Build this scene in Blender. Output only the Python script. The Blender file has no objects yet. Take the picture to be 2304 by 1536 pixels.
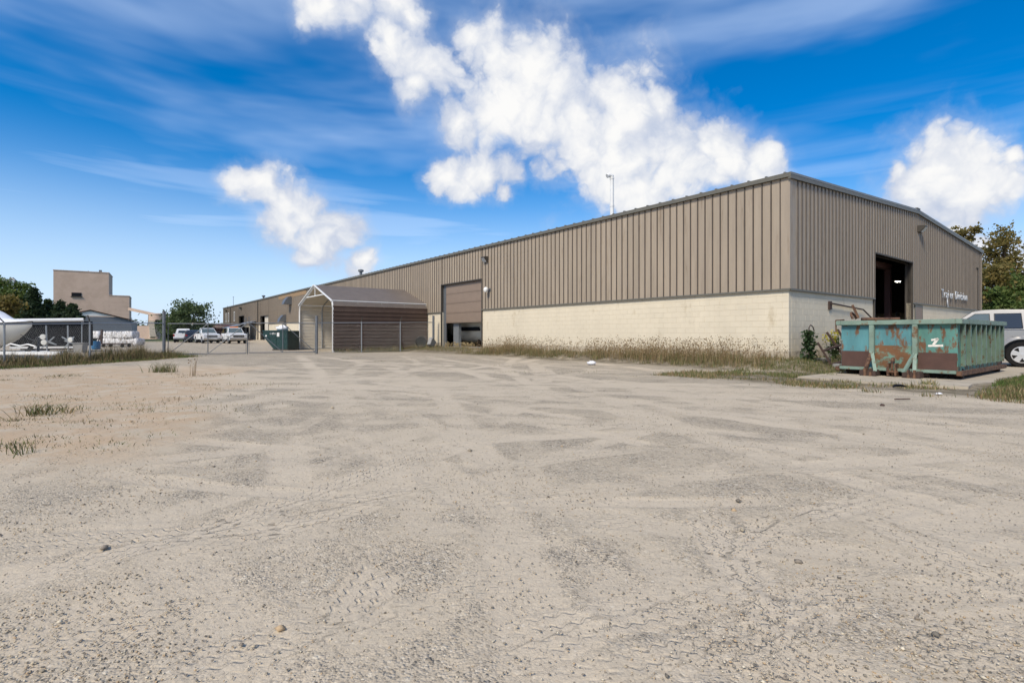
import bpy, bmesh, math, random
import numpy as np
from mathutils import Vector, Matrix
random.seed(7); np.random.seed(7)
S = bpy.context.scene
R = math.radians
# ------------------------------------------------------------------ camera
F, CX, HY, CH = 1168.0, 1152.0, 752.0, 1.1          # focal length in photo pixels, centre column, horizon row, eye height
cam = bpy.data.objects.new('camera', bpy.data.cameras.new('camera')); S.collection.objects.link(cam)
cam.location = (0, 0, CH); cam.rotation_euler = (R(90), 0, 0)
cam.data.sensor_width = 36; cam.data.lens = 36*F/2304; cam.data.shift_y = -16/2304
cam.data.clip_start = .05; cam.data.clip_end = 3000
S.camera = cam
S.view_settings.view_transform = 'Standard'; S.view_settings.look = 'None'; S.view_settings.gamma = 1
S.view_settings.exposure = 1.43
S.render.film_transparent = False
# ------------------------------------------------------------------ sun
SUN_AZ, SUN_EL = R(212), R(46)                       # azimuth clockwise from +Y
sdir = Vector((math.sin(SUN_AZ)*math.cos(SUN_EL), math.cos(SUN_AZ)*math.cos(SUN_EL), math.sin(SUN_EL)))
sl = bpy.data.lights.new('sun', 'SUN'); sl.energy = 1.5; sl.angle = R(14); sl.color = (1, .91, .77)
so = bpy.data.objects.new('sun', sl); S.collection.objects.link(so)
so.rotation_euler = (-sdir).to_track_quat('-Z', 'Y').to_euler(); so.location = (-20, -20, 40)
# ------------------------------------------------------------------ sky with clouds
def pdir(px, py): return Vector(((px-CX)/F, 1, (HY-py)/F)).normalized()
W = bpy.data.worlds.new('World'); S.world = W; W.use_nodes = True
def build_sky():
    nt = W.node_tree; N = nt.nodes; L = nt.links; N.clear()
    def nd(t, **k):
        n = N.new(t)
        for a, b in k.items(): setattr(n, a, b)
        return n
    def mth(op, a, b=None, c=None, clamp=False):
        n = nd('ShaderNodeMath', operation=op, use_clamp=clamp)
        for i, v in enumerate((a, b, c)):
            if v is None: continue
            if isinstance(v, (int, float)): n.inputs[i].default_value = v
            else: L.new(v, n.inputs[i])
        return n.outputs[0]
    def vm(op, a, b=None):
        n = nd('ShaderNodeVectorMath', operation=op)
        for i, v in enumerate((a, b)):
            if v is None: continue
            if isinstance(v, (tuple, list, Vector)): n.inputs[i].default_value = tuple(v)
            else: L.new(v, n.inputs[i])
        return n
    def noise(vec, scale, detail, rough=.55, dist=0):
        n = nd('ShaderNodeTexNoise'); n.inputs['Scale'].default_value = scale; n.inputs['Detail'].default_value = detail
        n.inputs['Roughness'].default_value = rough; n.inputs['Distortion'].default_value = dist
        L.new(vec, n.inputs['Vector']); return n
    def sstep(v, a, b, lo=0, hi=1):
        n = nd('ShaderNodeMapRange', interpolation_type='SMOOTHSTEP')
        L.new(v, n.inputs[0])
        for i, q in enumerate((a, b, lo, hi)): n.inputs[i+1].default_value = q
        return n.outputs[0]
    def mixc(f, a, b):
        n = nd('ShaderNodeMix', data_type='RGBA')
        if isinstance(f, float): n.inputs[0].default_value = f
        else: L.new(f, n.inputs[0])
        for i, v in ((6, a), (7, b)):
            if isinstance(v, tuple): n.inputs[i].default_value = v
            else: L.new(v, n.inputs[i])
        return n.outputs[2]
    d = nd('ShaderNodeTexCoord').outputs['Generated']
    sky = nd('ShaderNodeTexSky', sky_type='NISHITA', sun_disc=False)
    sky.sun_elevation = SUN_EL; sky.sun_rotation = SUN_AZ; sky.air_density = 1.0; sky.dust_density = .6; sky.ozone_density = 3.0
    hs = nd('ShaderNodeHueSaturation'); hs.inputs['Saturation'].default_value = 1.62; hs.inputs['Value'].default_value = 1.12; hs.inputs['Hue'].default_value = .504
    L.new(sky.outputs[0], hs.inputs['Color'])
    skyc = vm('SCALE', hs.outputs[0]); skyc.inputs['Scale'].default_value = .050; skyc = skyc.outputs[0]
    sep = nd('ShaderNodeSeparateXYZ'); L.new(d, sep.inputs[0]); dz = sep.outputs[2]; dy = sep.outputs[1]
    # thin veils stretched along the horizon
    st = vm('MULTIPLY', d, (1.0, 1.0, 4.2)).outputs[0]
    veil = noise(st, 1.9, 4, .5, .2).outputs[0]
    v1 = sstep(veil, .42, .74)
    vz = sstep(dz, .02, .62, 1.0, .55)
    va = mth('MULTIPLY', mth('MULTIPLY', v1, vz), .62)
    low = mth('MULTIPLY', sstep(dz, .0, .34, .8, 0), 1.0)
    st2 = noise(vm('MULTIPLY', d, (.8, .8, 11.0)).outputs[0], 1.5, 4, .55, .3).outputs[0]
    band = mth('MULTIPLY', mth('MULTIPLY', sstep(st2, .44, .66), sstep(dz, .40, .14)), .55)
    va = mth('MAXIMUM', mth('MAXIMUM', va, low), band)
    c = mixc(va, skyc, (.255, .317, .418, 1))
    # cumulus: soft balls at given directions, torn by noise
    wob = noise(d, 9, 3, .5)
    w2 = vm('SUBTRACT', wob.outputs['Color'], (.5, .5, .5)).outputs[0]
    w3 = vm('SCALE', w2); w3.inputs['Scale'].default_value = .07
    dd = vm('ADD', d, w3.outputs[0]).outputs[0]
    wb2 = vm('SCALE', vm('SUBTRACT', noise(d, 34, 4, .6).outputs['Color'], (.5, .5, .5)).outputs[0]); wb2.inputs['Scale'].default_value = .022
    dd = vm('ADD', dd, wb2.outputs[0]).outputs[0]
    balls = [(730,25,55),(800,25,50),(880,15,65),(925,45,42),(880,95,60),(930,130,58),(985,165,72),(940,205,45),(845,115,30),
      (1065,85,46),(1115,115,78),(1190,140,88),(1150,220,112),(1250,205,88),(1280,285,112),(1110,265,74),(1035,288,50),(1370,215,70),(1405,285,118),
      (1480,250,56),(1500,345,108),(1580,335,66),(1400,385,96),(1450,430,66),(1640,370,66),(1700,385,58),(1690,352,30),(1215,305,50),
      (1000,392,42),(1045,397,44),(1090,388,48),(1140,378,50),(1132,425,26),
      (535,412,42),(590,420,52),(640,450,58),(690,490,56),(640,500,48),(740,530,56),(700,550,44),(770,545,34),(812,595,34),
      (2110,400,104),(2185,420,96),(2050,440,66),(2240,405,58),(2150,450,76),(2010,402,26),(2292,342,24),(2150,512,40),(2212,545,50),(2290,585,50)]
    u = None
    for (x, y, r) in balls:
        a = pdir(x, y); ang = (pdir(x+r*.82, y+r*.82)-a).length
        q = vm('DISTANCE', dd, a)
        t = mth('MULTIPLY_ADD', q.outputs['Value'], -1.0/ang, 1.0)
        u = t if u is None else mth('SMOOTH_MAX', u, t, .25)
    def puff(vec):
        n1 = mth('ABSOLUTE', mth('MULTIPLY_ADD', noise(vec, 13, 0).outputs[0], 2, -1)); n2 = mth('ABSOLUTE', mth('MULTIPLY_ADD', noise(vec, 29, 0).outputs[0], 2, -1)); n3 = mth('ABSOLUTE', mth('MULTIPLY_ADD', noise(vec, 66, 1).outputs[0], 2, -1))
        return mth('ADD', mth('MULTIPLY', n1, 1.0), mth('ADD', mth('MULTIPLY', n2, .6), mth('MULTIPLY', n3, .35)))
    pf = puff(dd)
    fb = mth('ADD', mth('MULTIPLY_ADD', noise(d, 10, 7, .56, .2).outputs[0], .8, .07), mth('MULTIPLY', mth('SUBTRACT', pf, .32), .33))
    sh = vm('ADD', dd, (-.012, 0, .020)).outputs[0]
    relief = mth('SUBTRACT', pf, puff(sh))
    fb2 = noise(d, 7, 4, .5).outputs[0]
    dens = mth('ADD', mth('MULTIPLY_ADD', u, 1.4, .20), mth('MULTIPLY', mth('SUBTRACT', fb, .47), 2.2))
    # the same kind of clouds in the unseen sky, cover thickened to whiten the light
    other = mth('ADD', mth('MULTIPLY', mth('SUBTRACT', noise(vm('MULTIPLY', d, (1, 1, 1.6)).outputs[0], 3.2, 9, .58).outputs[0], .475), 7.0), 0.0)
    om = sstep(dy, .38, .15, 0, 1)
    dens = mth('MAXIMUM', dens, mth('SUBTRACT', mth('MULTIPLY', other, om), mth('MULTIPLY', mth('SUBTRACT', 1.0, om), 3.0)))
    al = mth('MULTIPLY', mth('MAXIMUM', sstep(dens, -.02, .85), sstep(dens, -.50, .6, 0, .30)), sstep(dz, -.02, .06))
    body = sstep(mth('ADD', mth('MULTIPLY_ADD', relief, .55, dens), mth('MULTIPLY', mth('SUBTRACT', fb2, .5), 3.0)), .0, 1.9)
    cc = mixc(body, (.205, .23, .285, 1), (.362, .36, .356, 1))
    c = mixc(al, c, cc)
    bg = nd('ShaderNodeBackground'); L.new(c, bg.inputs[0]); bg.inputs[1].default_value = 1.0
    o = nd('ShaderNodeOutputWorld'); L.new(bg.outputs[0], o.inputs[0])
    W.cycles.sampling_method = 'MANUAL'; W.cycles.sample_map_resolution = 512
build_sky()
# ------------------------------------------------------------------ places
C0 = Vector((9.03, 16.93)); BANG = math.atan2(.609, .793)     # near corner of the warehouse and its turn
VD = Vector((math.cos(BANG), math.sin(BANG))); UD = Vector((-VD.y, VD.x))
def B(v, u): return C0 + VD*v + UD*u                          # warehouse frame -> ground
def toB(x, y):
    dx, dy = x-C0.x, y-C0.y
    return dx*VD.x+dy*VD.y, dx*UD.x+dy*UD.y
def at(px, Y): return (px-CX)/F*Y
def zat(py, Y): return CH+(HY-py)/F*Y
def G(px, py, z=0.0):
    Y = F*(CH-z)/(py-HY); return Vector((at(px, Y), Y, z))
def wallu(px, v=0.0):
    k = (px-CX)/F; o = C0+VD*v
    return (o.x-k*o.y)/(k*UD.y-UD.x)
def gabv(px):
    k = (px-CX)/F
    return (k*C0.y-C0.x)/(VD.x-k*VD.y)
# ------------------------------------------------------------------ materials
MATS = {}
def mat(name, col, rough=.65, metal=0.0, var=.15, scale=2.0, stretch=(1, 1, 1), bump=0.0, bscale=60.0, col2=None, thr=None, per=0.0, attr=None,
        trans=0.0, emit=None, spec=.5, coat=0.0, fine=None):
    m = bpy.data.materials.new(name); m.use_nodes = True; MATS[name] = m
    nt = m.node_tree; N = nt.nodes; L = nt.links
    b = N['Principled BSDF']; b.inputs['Roughness'].default_value = rough; b.inputs['Metallic'].default_value = metal
    b.inputs['Specular IOR Level'].default_value = spec; b.inputs['Coat Weight'].default_value = coat
    if trans: b.inputs['Transmission Weight'].default_value = trans
    geo = N.new('ShaderNodeNewGeometry')
    mp = N.new('ShaderNodeVectorMath'); mp.operation = 'MULTIPLY'; mp.inputs[1].default_value = stretch; L.new(geo.outputs['Position'], mp.inputs[0])
    n1 = N.new('ShaderNodeTexNoise'); n1.inputs['Scale'].default_value = scale; n1.inputs['Detail'].default_value = 6; n1.inputs['Roughness'].default_value = .6
    L.new(mp.outputs[0], n1.inputs['Vector'])
    mr = N.new('ShaderNodeMapRange'); L.new(n1.outputs[0], mr.inputs[0]); mr.inputs[1].default_value = .25; mr.inputs[2].default_value = .75
    mr.inputs[3].default_value = 1-var; mr.inputs[4].default_value = 1+var
    base = N.new('ShaderNodeRGB'); base.outputs[0].default_value = (*col, 1); cur = base.outputs[0]
    if attr:
        a = N.new('ShaderNodeAttribute'); a.attribute_name = attr; cur = a.outputs['Color']
    if col2:
        n2 = N.new('ShaderNodeTexNoise'); n2.inputs['Scale'].default_value = (fine or scale*1.7); n2.inputs['Detail'].default_value = 8; n2.inputs['Roughness'].default_value = .65
        L.new(mp.outputs[0], n2.inputs['Vector'])
        ms = N.new('ShaderNodeMapRange'); ms.interpolation_type = 'SMOOTHSTEP'; L.new(n2.outputs[0], ms.inputs[0])
        ms.inputs[1].default_value = thr[0]; ms.inputs[2].default_value = thr[1]
        mx = N.new('ShaderNodeMix'); mx.data_type = 'RGBA'; L.new(ms.outputs[0], mx.inputs[0]); L.new(cur, mx.inputs[6]); mx.inputs[7].default_value = (*col2, 1)
        cur = mx.outputs[2]
        rr = N.new('ShaderNodeMapRange'); L.new(ms.outputs[0], rr.inputs[0]); rr.inputs[3].default_value = rough; rr.inputs[4].default_value = min(1, rough+.3)
        L.new(rr.outputs[0], b.inputs['Roughness'])
    sc = N.new('ShaderNodeVectorMath'); sc.operation = 'SCALE'; L.new(cur, sc.inputs[0]); L.new(mr.outputs[0], sc.inputs['Scale']); cur = sc.outputs[0]
    if per:
        oi = N.new('ShaderNodeObjectInfo'); pr = N.new('ShaderNodeMapRange'); L.new(oi.outputs['Random'], pr.inputs[0])
        pr.inputs[3].default_value = 1-per; pr.inputs[4].default_value = 1+per
        s2 = N.new('ShaderNodeVectorMath'); s2.operation = 'SCALE'; L.new(cur, s2.inputs[0]); L.new(pr.outputs[0], s2.inputs['Scale']); cur = s2.outputs[0]
    L.new(cur, b.inputs['Base Color'])
    if bump:
        n3 = N.new('ShaderNodeTexNoise'); n3.inputs['Scale'].default_value = bscale; n3.inputs['Detail'].default_value = 4; L.new(geo.outputs['Position'], n3.inputs['Vector'])
        bp = N.new('ShaderNodeBump'); bp.inputs['Strength'].default_value = bump; bp.inputs['Distance'].default_value = .01
        L.new(n3.outputs[0], bp.inputs['Height']); L.new(bp.outputs[0], b.inputs['Normal'])
    if emit:
        b.inputs['Emission Color'].default_value = (*emit[:3], 1); b.inputs['Emission Strength'].default_value = emit[3]
    return m
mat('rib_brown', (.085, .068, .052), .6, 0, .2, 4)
mat('tan_metal', (.328, .268, .200), .5, 0, .14, 3, (1, 1, .12), col2=(.23, .178, .125), thr=(.54, .76), per=.045)
mat('block_paint', (.655, .578, .438), .8, 0, .07, 1.2, (1, 1, .5), col2=(.50, .42, .29), thr=(.57, .76), bump=.25, bscale=45, per=.02)
mat('block_base', (.50, .43, .32), .85, 0, .12, 4, col2=(.20, .17, .13), thr=(.5, .68), bump=.3, bscale=40, per=.05)
mat('mortar', (.575, .505, .38), .9, 0, .1, 4)
mat('trim_olive', (.13, .122, .098), .5, 0, .12, 3)
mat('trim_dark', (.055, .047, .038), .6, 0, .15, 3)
mat('roof_metal', (.20, .195, .18), .45, .2, .1, 2)
mat('door_tan', (.235, .175, .130), .55, 0, .07, 2, per=.03)
mat('dark_inside', (.035, .034, .036), .8, 0, .2, 1)
mat('brown_steel', (.075, .035, .030), .5, 0, .15, 2)
mat('galv', (.34, .36, .37), .42, .6, .12, 5)
mat('galv_dark', (.17, .18, .19), .5, .5, .15, 5)
mat('white_paint', (.72, .72, .70), .45, 0, .06, 3)
mat('cream_sheet', (.62, .57, .48), .5, 0, .06, 2, per=.02)
mat('carport_brown', (.074, .049, .038), .5, 0, .14, 2, (1, 1, .5), per=.05, spec=.25)
mat('carport_brown_skylit', (.17, .142, .120), .45, .05, .12, 2, per=.05)  # paler copy of the side brown, sky reflection put into the base colour
mat('black_plastic', (.012, .012, .013), .45, 0, .2, 4)
mat('black_sheet', (.010, .011, .014), .75, 0, .2, 1.5, spec=.15)
mat('glass_dark', (.020, .026, .030), .06, 0, .1, 1, spec=.8)
mat('glass_tint', (.10, .13, .13), .05, 0, .1, 1, spec=.8)
mat('lens', (.55, .57, .58), .15, 0, .05, 4)
mat('rubber', (.013, .0125, .0125), .85, 0, .2, 10, bump=.2, bscale=80, spec=.2)
mat('alloy', (.58, .58, .58), .35, .35, .06, 4)
mat('truck_white', (.76, .76, .75), .25, 0, .04, 1.5, coat=.5)
mat('truck_silver', (.31, .30, .285), .32, .35, .04, 1.5, coat=.35)
mat('truck_dark', (.028, .030, .042), .22, 0, .1, 2, coat=.6)
mat('chrome', (.55, .56, .57), .18, .9, .05, 3)
mat('lamp_red', (.30, .02, .015), .25, 0, .1, 3)
mat('amber', (.75, .20, .03), .3, 0, .1, 3)
mat('bin_teal', (.092, .235, .195), .65, 0, .28, 2.6, (1, 1, .4), col2=(.155, .078, .04), thr=(.51, .595), bump=.25, bscale=25, fine=6.5)
mat('bin_blue', (.082, .225, .24), .65, 0, .30, 2.6, (1, 1, .35), col2=(.16, .085, .045), thr=(.505, .59), bump=.25, bscale=25, fine=6.0)
mat('bin_worn', (.125, .235, .18), .65, 0, .25, 2.5, col2=(.16, .078, .036), thr=(.40, .53), bump=.3, bscale=25, fine=4.2)
mat('bin_rib', (.185, .260, .205), .6, 0, .22, 3, col2=(.16, .085, .04), thr=(.56, .66), bump=.3, bscale=25, fine=5)
mat('rust_plate', (.085, .042, .030), .75, 0, .18, 5, bump=.3, bscale=50)
mat('rust', (.140, .072, .038), .8, 0, .35, 6, col2=(.055, .03, .022), thr=(.45, .62), bump=.4, bscale=40)
mat('rust_dark', (.055, .032, .024), .8, 0, .3, 6, bump=.4, bscale=40)
mat('paint_mark', (.72, .68, .60), .7, 0, .1, 9)
mat('bin_green', (.010, .040, .036), .4, 0, .25, 2)
mat('concrete', (.42, .36, .27), .85, 0, .14, 1.5, col2=(.24, .20, .16), thr=(.5, .72), bump=.35, bscale=30)
mat('concrete_grey', (.27, .265, .25), .9, 0, .15, 5, bump=.4, bscale=40)
mat('wood', (.32, .21, .11), .75, 0, .2, 3, (1, 1, 6))
mat('wood_dark', (.07, .038, .027), .8, 0, .25, 5)
mat('wood_yellow', (.46, .33, .12), .7, 0, .15, 3)
mat('tower_tan', (.56, .415, .325), .8, 0, .05, .25, col2=(.52, .385, .30), thr=(.45, .6))
mat('siding_grey', (.165, .18, .205), .6, 0, .07, 1)
mat('hull_white', (.62, .61, .56), .3, 0, .05, 1.5, coat=.3)
mat('canvas', (.78, .79, .82), .7, 0, .05, 2, bump=.3, bscale=6)
mat('bale_wrap', (.66, .65, .64), .5, 0, .35, 6, (1, 1, .3), col2=(.24, .20, .155), thr=(.48, .64), bump=1.0, bscale=9, per=.10)
mat('blue_drum', (.015, .11, .24), .4, 0, .1, 3)
mat('bark', (.075, .055, .042), .9, 0, .3, 8, bump=.5, bscale=30)
def leafmat(name, col, col2):
    m = mat(name, col, .6, 0, .30, .9, col2=col2, thr=(.42, .62), spec=.25)
    nt = m.node_tree; b = nt.nodes['Principled BSDF']
    tr = nt.nodes.new('ShaderNodeBsdfTranslucent'); tr.inputs[0].default_value = (col[0]*1.6, col[1]*1.6, col[2]*.9, 1)
    mx = nt.nodes.new('ShaderNodeMixShader'); mx.inputs[0].default_value = .28
    nt.links.new(b.outputs[0], mx.inputs[1]); nt.links.new(tr.outputs[0], mx.inputs[2])
    nt.links.new(mx.outputs[0], nt.nodes['Material Output'].inputs[0]); return m
leafmat('leaf_green', (.078, .120, .032), (.115, .14, .04))
leafmat('leaf_dark', (.024, .045, .022), (.040, .060, .026))
leafmat('leaf_olive', (.135, .115, .036), (.19, .14, .045))
leafmat('leaf_mid', (.07, .105, .048), (.10, .13, .06))
leafmat('leaf_yellow', (.42, .36, .04), (.30, .27, .04))
leafmat('vine_leaf', (.035, .065, .025), (.06, .085, .035))
def bladesmat(name, rough=.75):
    m = mat(name, (1, 1, 1), rough, 0, .2, 3, attr='col', spec=.2); return m
bladesmat('blades'); bladesmat('pebbles', .8)
# ------------------------------------------------------------------ building blocks
COL = S.collection
class MB:
    def __init__(s): s.v = []; s.f = []; s.mi = []; s.m = 0
    def add(s, vs, fs):
        o = len(s.v); s.v += [tuple(p) for p in vs]
        for f in fs: s.f.append([o+i for i in f]); s.mi.append(s.m)
        return s
    def box(s, x0, x1, y0, y1, z0, z1, M=None):
        p = [Vector((x, y, z)) for z in (z0, z1) for y in (y0, y1) for x in (x0, x1)]
        if M: p = [M @ q for q in p]
        return s.add(p, [(0, 2, 3, 1), (4, 5, 7, 6), (0, 1, 5, 4), (2, 6, 7, 3), (0, 4, 6, 2), (1, 3, 7, 5)])
    def bar(s, a, b, w, h=None, up=(0, 0, 1)):
        a, b = Vector(a), Vector(b); h = h or w; d = (b-a).normalized(); u = Vector(up)
        if abs(d.dot(u)) > .98: u = Vector((0, 1, 0))
        x = d.cross(u).normalized()*w/2; y = x.cross(d).normalized()*h/2
        return s.add([a-x-y, a+x-y, a+x+y, a-x+y, b-x-y, b+x-y, b+x+y, b-x+y], [(0, 3, 2, 1), (4, 5, 6, 7), (0, 1, 5, 4), (1, 2, 6, 5), (2, 3, 7, 6), (3, 0, 4, 7)])
    def tube(s, pts, r, n=8, cap=True):
        pts = [Vector(p) for p in pts]; rs = r if isinstance(r, (list, tuple)) else [r]*len(pts); o = len(s.v); vs = []; fs = []
        ref = None
        for i, p in enumerate(pts):
            d = (pts[min(i+1, len(pts)-1)]-pts[max(i-1, 0)]).normalized()
            if ref is None: ref = Vector((0, 0, 1)) if abs(d.z) < .9 else Vector((1, 0, 0))
            x = d.cross(ref).normalized(); y = x.cross(d).normalized(); ref = y
            for k in range(n):
                a = 2*math.pi*k/n; vs.append(p+(x*math.cos(a)+y*math.sin(a))*rs[i])
        for i in range(len(pts)-1):
            for k in range(n): fs.append((i*n+k, i*n+(k+1) % n, (i+1)*n+(k+1) % n, (i+1)*n+k))
        if cap: fs.append(tuple(range(n-1, -1, -1))); fs.append(tuple((len(pts)-1)*n+k for k in range(n)))
        return s.add(vs, fs)
    def prism(s, poly, a, b, ax='y', hw=None):
        """polygon of (p,q) pairs pushed from a to b along an axis; ax y: p=x q=z, x: p=y q=z, z: p=x q=y"""
        def P(p, q, t):
            if hw: t = math.copysign(hw(q), t) if t else t
            return {'y': (p, t, q), 'x': (t, p, q), 'z': (p, q, t)}[ax]
        n = len(poly); vs = [P(p, q, a) for p, q in poly]+[P(p, q, b) for p, q in poly]
        fs = [tuple(range(n)), tuple(range(2*n-1, n-1, -1))]+[(i, i+n, (i+1) % n+n, (i+1) % n) for i in range(n)]
        return s.add(vs, fs)
    def lathe(s, prof, c, ax='y', n=24, cap=(1, 1)):
        """profile of (offset along axis, radius)"""
        c = Vector(c); vs = []; fs = []; m = len(prof)
        for k in range(n):
            a = 2*math.pi*k/n; ca, sa = math.cos(a), math.sin(a)
            for t, r in prof:
                vs.append(c+Vector({'y': (r*ca, t, r*sa), 'x': (t, r*ca, r*sa), 'z': (r*ca, r*sa, t)}[ax]))
        for k in range(n):
            for i in range(m-1): fs.append((k*m+i, k*m+i+1, ((k+1) % n)*m+i+1, ((k+1) % n)*m+i))
        if cap[0]: fs.append(tuple(k*m for k in range(n)))
        if cap[1]: fs.append(tuple(k*m+m-1 for k in range(n-1, -1, -1)))
        return s.add(vs, fs)
    def mesh(s, name, mats, smooth=None, bevel=0):
        me = bpy.data.meshes.new(name); me.from_pydata(s.v, [], s.f); 
        for m in (mats if isinstance(mats, (list, tuple)) else [mats]): me.materials.append(MATS[m])
        me.polygons.foreach_set('material_index', s.mi)
        bm = bmesh.new(); bm.from_mesh(me); bmesh.ops.recalc_face_normals(bm, faces=bm.faces)
        if bevel: bmesh.ops.bevel(bm, geom=[e for e in bm.edges if len(e.link_faces) == 2 and e.calc_face_angle(0) > .5], offset=bevel, segments=2, affect='EDGES', clamp_overlap=True)
        bm.to_mesh(me); bm.free()
        if smooth: me.shade_smooth(); me.set_sharp_from_angle(angle=R(smooth))
        return me
    def build(s, name, mats, parent=None, smooth=None, bevel=0, loc=None, rz=None):
        return link(name, s.mesh(name, mats, smooth, bevel), parent, loc, rz)
def link(name, me, parent=None, loc=None, rz=None):
    o = bpy.data.objects.new(name, me); COL.objects.link(o); o.parent = parent
    if loc is not None: o.location = loc
    if rz is not None: o.rotation_euler[2] = rz
    return o
def tag(o, label, cat, group=None):
    o['label'] = label; o['category'] = cat
    if group: o['group'] = group
    return o
def thing(name, label, cat, loc=(0, 0, 0), rz=0, group=None):
    o = bpy.data.objects.new(name, None); COL.objects.link(o); o.location = loc; o.rotation_euler[2] = rz; o.empty_display_size = .2
    return tag(o, label, cat, group)
def kind(o, k): o['kind'] = k; return o
def copy_tree(o, parent=None):
    c = o.copy(); COL.objects.link(c); c.parent = parent
    for ch in list(o.children): copy_tree(ch, c)
    return c
def fastmesh(name, V, Fq, mats, col=None, n=3):
    """numpy verts (k,3), faces (m,n)"""
    me = bpy.data.meshes.new(name); me.vertices.add(len(V)); me.vertices.foreach_set('co', np.asarray(V, np.float32).ravel())
    m = len(Fq); me.loops.add(m*n); me.loops.foreach_set('vertex_index', np.asarray(Fq, np.int32).ravel())
    me.polygons.add(m); me.polygons.foreach_set('loop_start', np.arange(0, m*n, n, dtype=np.int32)); me.polygons.foreach_set('loop_total', np.full(m, n, np.int32))
    me.materials.append(MATS[mats])
    if col is not None:
        a = me.color_attributes.new('col', 'FLOAT_COLOR', 'POINT'); c4 = np.ones((len(V), 4), np.float32); c4[:, :3] = col; a.data.foreach_set('color', c4.ravel())
    me.update(calc_edges=True); me.validate(); return me
# ------------------------------------------------------------------ ground
def sm(t): t = np.clip(t, 0, 1); return t*t*(3-2*t)
_lat = np.random.RandomState(3).rand(256, 256)
def vn(x, y):
    xi = np.floor(x).astype(int); yi = np.floor(y).astype(int); fx = sm(x-xi); fy = sm(y-yi)
    a = _lat[xi % 256, yi % 256]; b = _lat[(xi+1) % 256, yi % 256]; c = _lat[xi % 256, (yi+1) % 256]; d = _lat[(xi+1) % 256, (yi+1) % 256]
    return (a*(1-fx)+b*fx)*(1-fy)+(c*(1-fx)+d*fx)*fy
def fbm(x, y, o=4):
    s = 0; a = .5; t = 0
    for k in range(o): s = s+a*vn(x*2**k+17*k, y*2**k+31*k); t += a; a *= .5
    return s/t
def frameB(x, y):
    dx = x-C0.x; dy = y-C0.y
    return dx*VD.x+dy*VD.y, dx*UD.x+dy*UD.y
def lay(x, y):
    """lie of the land: a low bank along the walls, a slight fall at the left fence"""
    v, u = frameB(x, y)
    dx = np.maximum(np.maximum(-v, v-25.7), 0); dy = np.maximum(np.maximum(-u, u-110), 0)
    h = .27*sm(1.05-np.hypot(dx/2.7, dy/1.7))
    h = h-.12*sm((-x-13)/5)*sm((30-y)/6)
    h = h+.05*(fbm(x*.25+5, y*.25, 3)-.5)*sm((y-3)/4)
    return h
def H(x, y): return float(lay(np.array([float(x)]), np.array([float(y)]))[0])
def P3(p, dz=0.0): return Vector((p[0], p[1], H(p[0], p[1])+dz))
TRK = []
def track(p1, p2, k=0.0, hw=.125, st=1.0, ext=.3):
    a, b = G(*p1), G(*p2); d = (b-a); L = d.length; d.normalize(); TRK.append((a.x, a.y, d.x, d.y, k, hw, st, -ext, L+ext))
track((20, 1500), (620, 1320), .05); track((0, 1365), (230, 1290), 0); track((0, 1225), (640, 1185), .02); track((440, 1235), (900, 1120), .03)
track((790, 1450), (1160, 1290), .06); track((760, 1420), (920, 1210), .05); track((1040, 1530), (1560, 1300), .0); track((1130, 1215), (1480, 1160), .04)
track((1880, 1530), (1530, 1130), -.06); track((1640, 1260), (1790, 1150), 0); track((1800, 1080), (2300, 1345), .02); track((1930, 1160), (2300, 1240), .02)
track((500, 1180), (1000, 1010), .03); track((330, 1085), (860, 1000), .02, st=.8); track((200, 1080), (520, 1010), 0, st=.7)
track((980, 1000), (1500, 940), .015, st=.8); track((1050, 1060), (1500, 1000), .02, st=.8); track((1300, 1530), (1700, 1420), .1)
track((300, 950), (760, 880), .01, st=.6); track((700, 905), (1500, 960), -.01, st=.6); track((860, 865), (1700, 930), -.01, st=.6); track((1000, 845), (2000, 930), -.01, st=.5)
track((900, 830), (1900, 880), -.008, st=.5); track((1500, 1000), (2250, 1000), 0, st=.6); track((1400, 1060), (2250, 1060), .01, st=.6)
_r = np.random.RandomState(5); BAND = []
for _ in range(30):
    a = np.array([_r.uniform(-14, 3), _r.uniform(13, 27)]); b = np.array([_r.uniform(-5, 11), _r.uniform(1.2, 7)]); d = b-a; L = np.hypot(*d); BAND.append((*a, *(d/L), _r.uniform(-.035, .035), _r.uniform(.12, .26), _r.uniform(.5, 1), -3, L+4))
for _ in range(26):
    a = np.array([_r.uniform(-4, 4), _r.uniform(1.4, 6)]); t = _r.uniform(-.5, .9) if _r.rand() < .7 else _r.uniform(1.6, 2.4); L = _r.uniform(2.5, 7); BAND.append((a[0]-math.cos(t)*L/2, a[1]-math.sin(t)*L/2, math.cos(t), math.sin(t), _r.uniform(-.12, .12), _r.uniform(.10, .17), _r.uniform(.5, 1), 0, L))
for k in range(14):
    y0 = _r.uniform(7, 20); BAND.append((-9, y0+2, 1, _r.uniform(-.25, .0), _r.uniform(-.006, .006), _r.uniform(.15, .4), _r.uniform(.4, .9), 0, 24))
track((60, 1290), (700, 1120), .02); track((250, 1530), (760, 1400), .0); track((1180, 1420), (1640, 1330), .0); track((1560, 1490), (2000, 1290), .0); track((2080, 1530), (1790, 1330), 0); track((1000, 1130), (1500, 1085), .0); track((1990, 1480), (2304, 1420), 0); track((720, 1130), (1060, 1080), 0); track((1740, 1170), (2000, 1110), 0)
def steps(segs):
    out = [segs[0][0]]
    for a, b, d0, d1 in segs:
        x = a; 
        while x < b-1e-6:
            t = (x-a)/(b-a); x += d0+(d1-d0)*t; out.append(min(x, b))
    return np.unique(np.round(np.array(out), 4))
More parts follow.
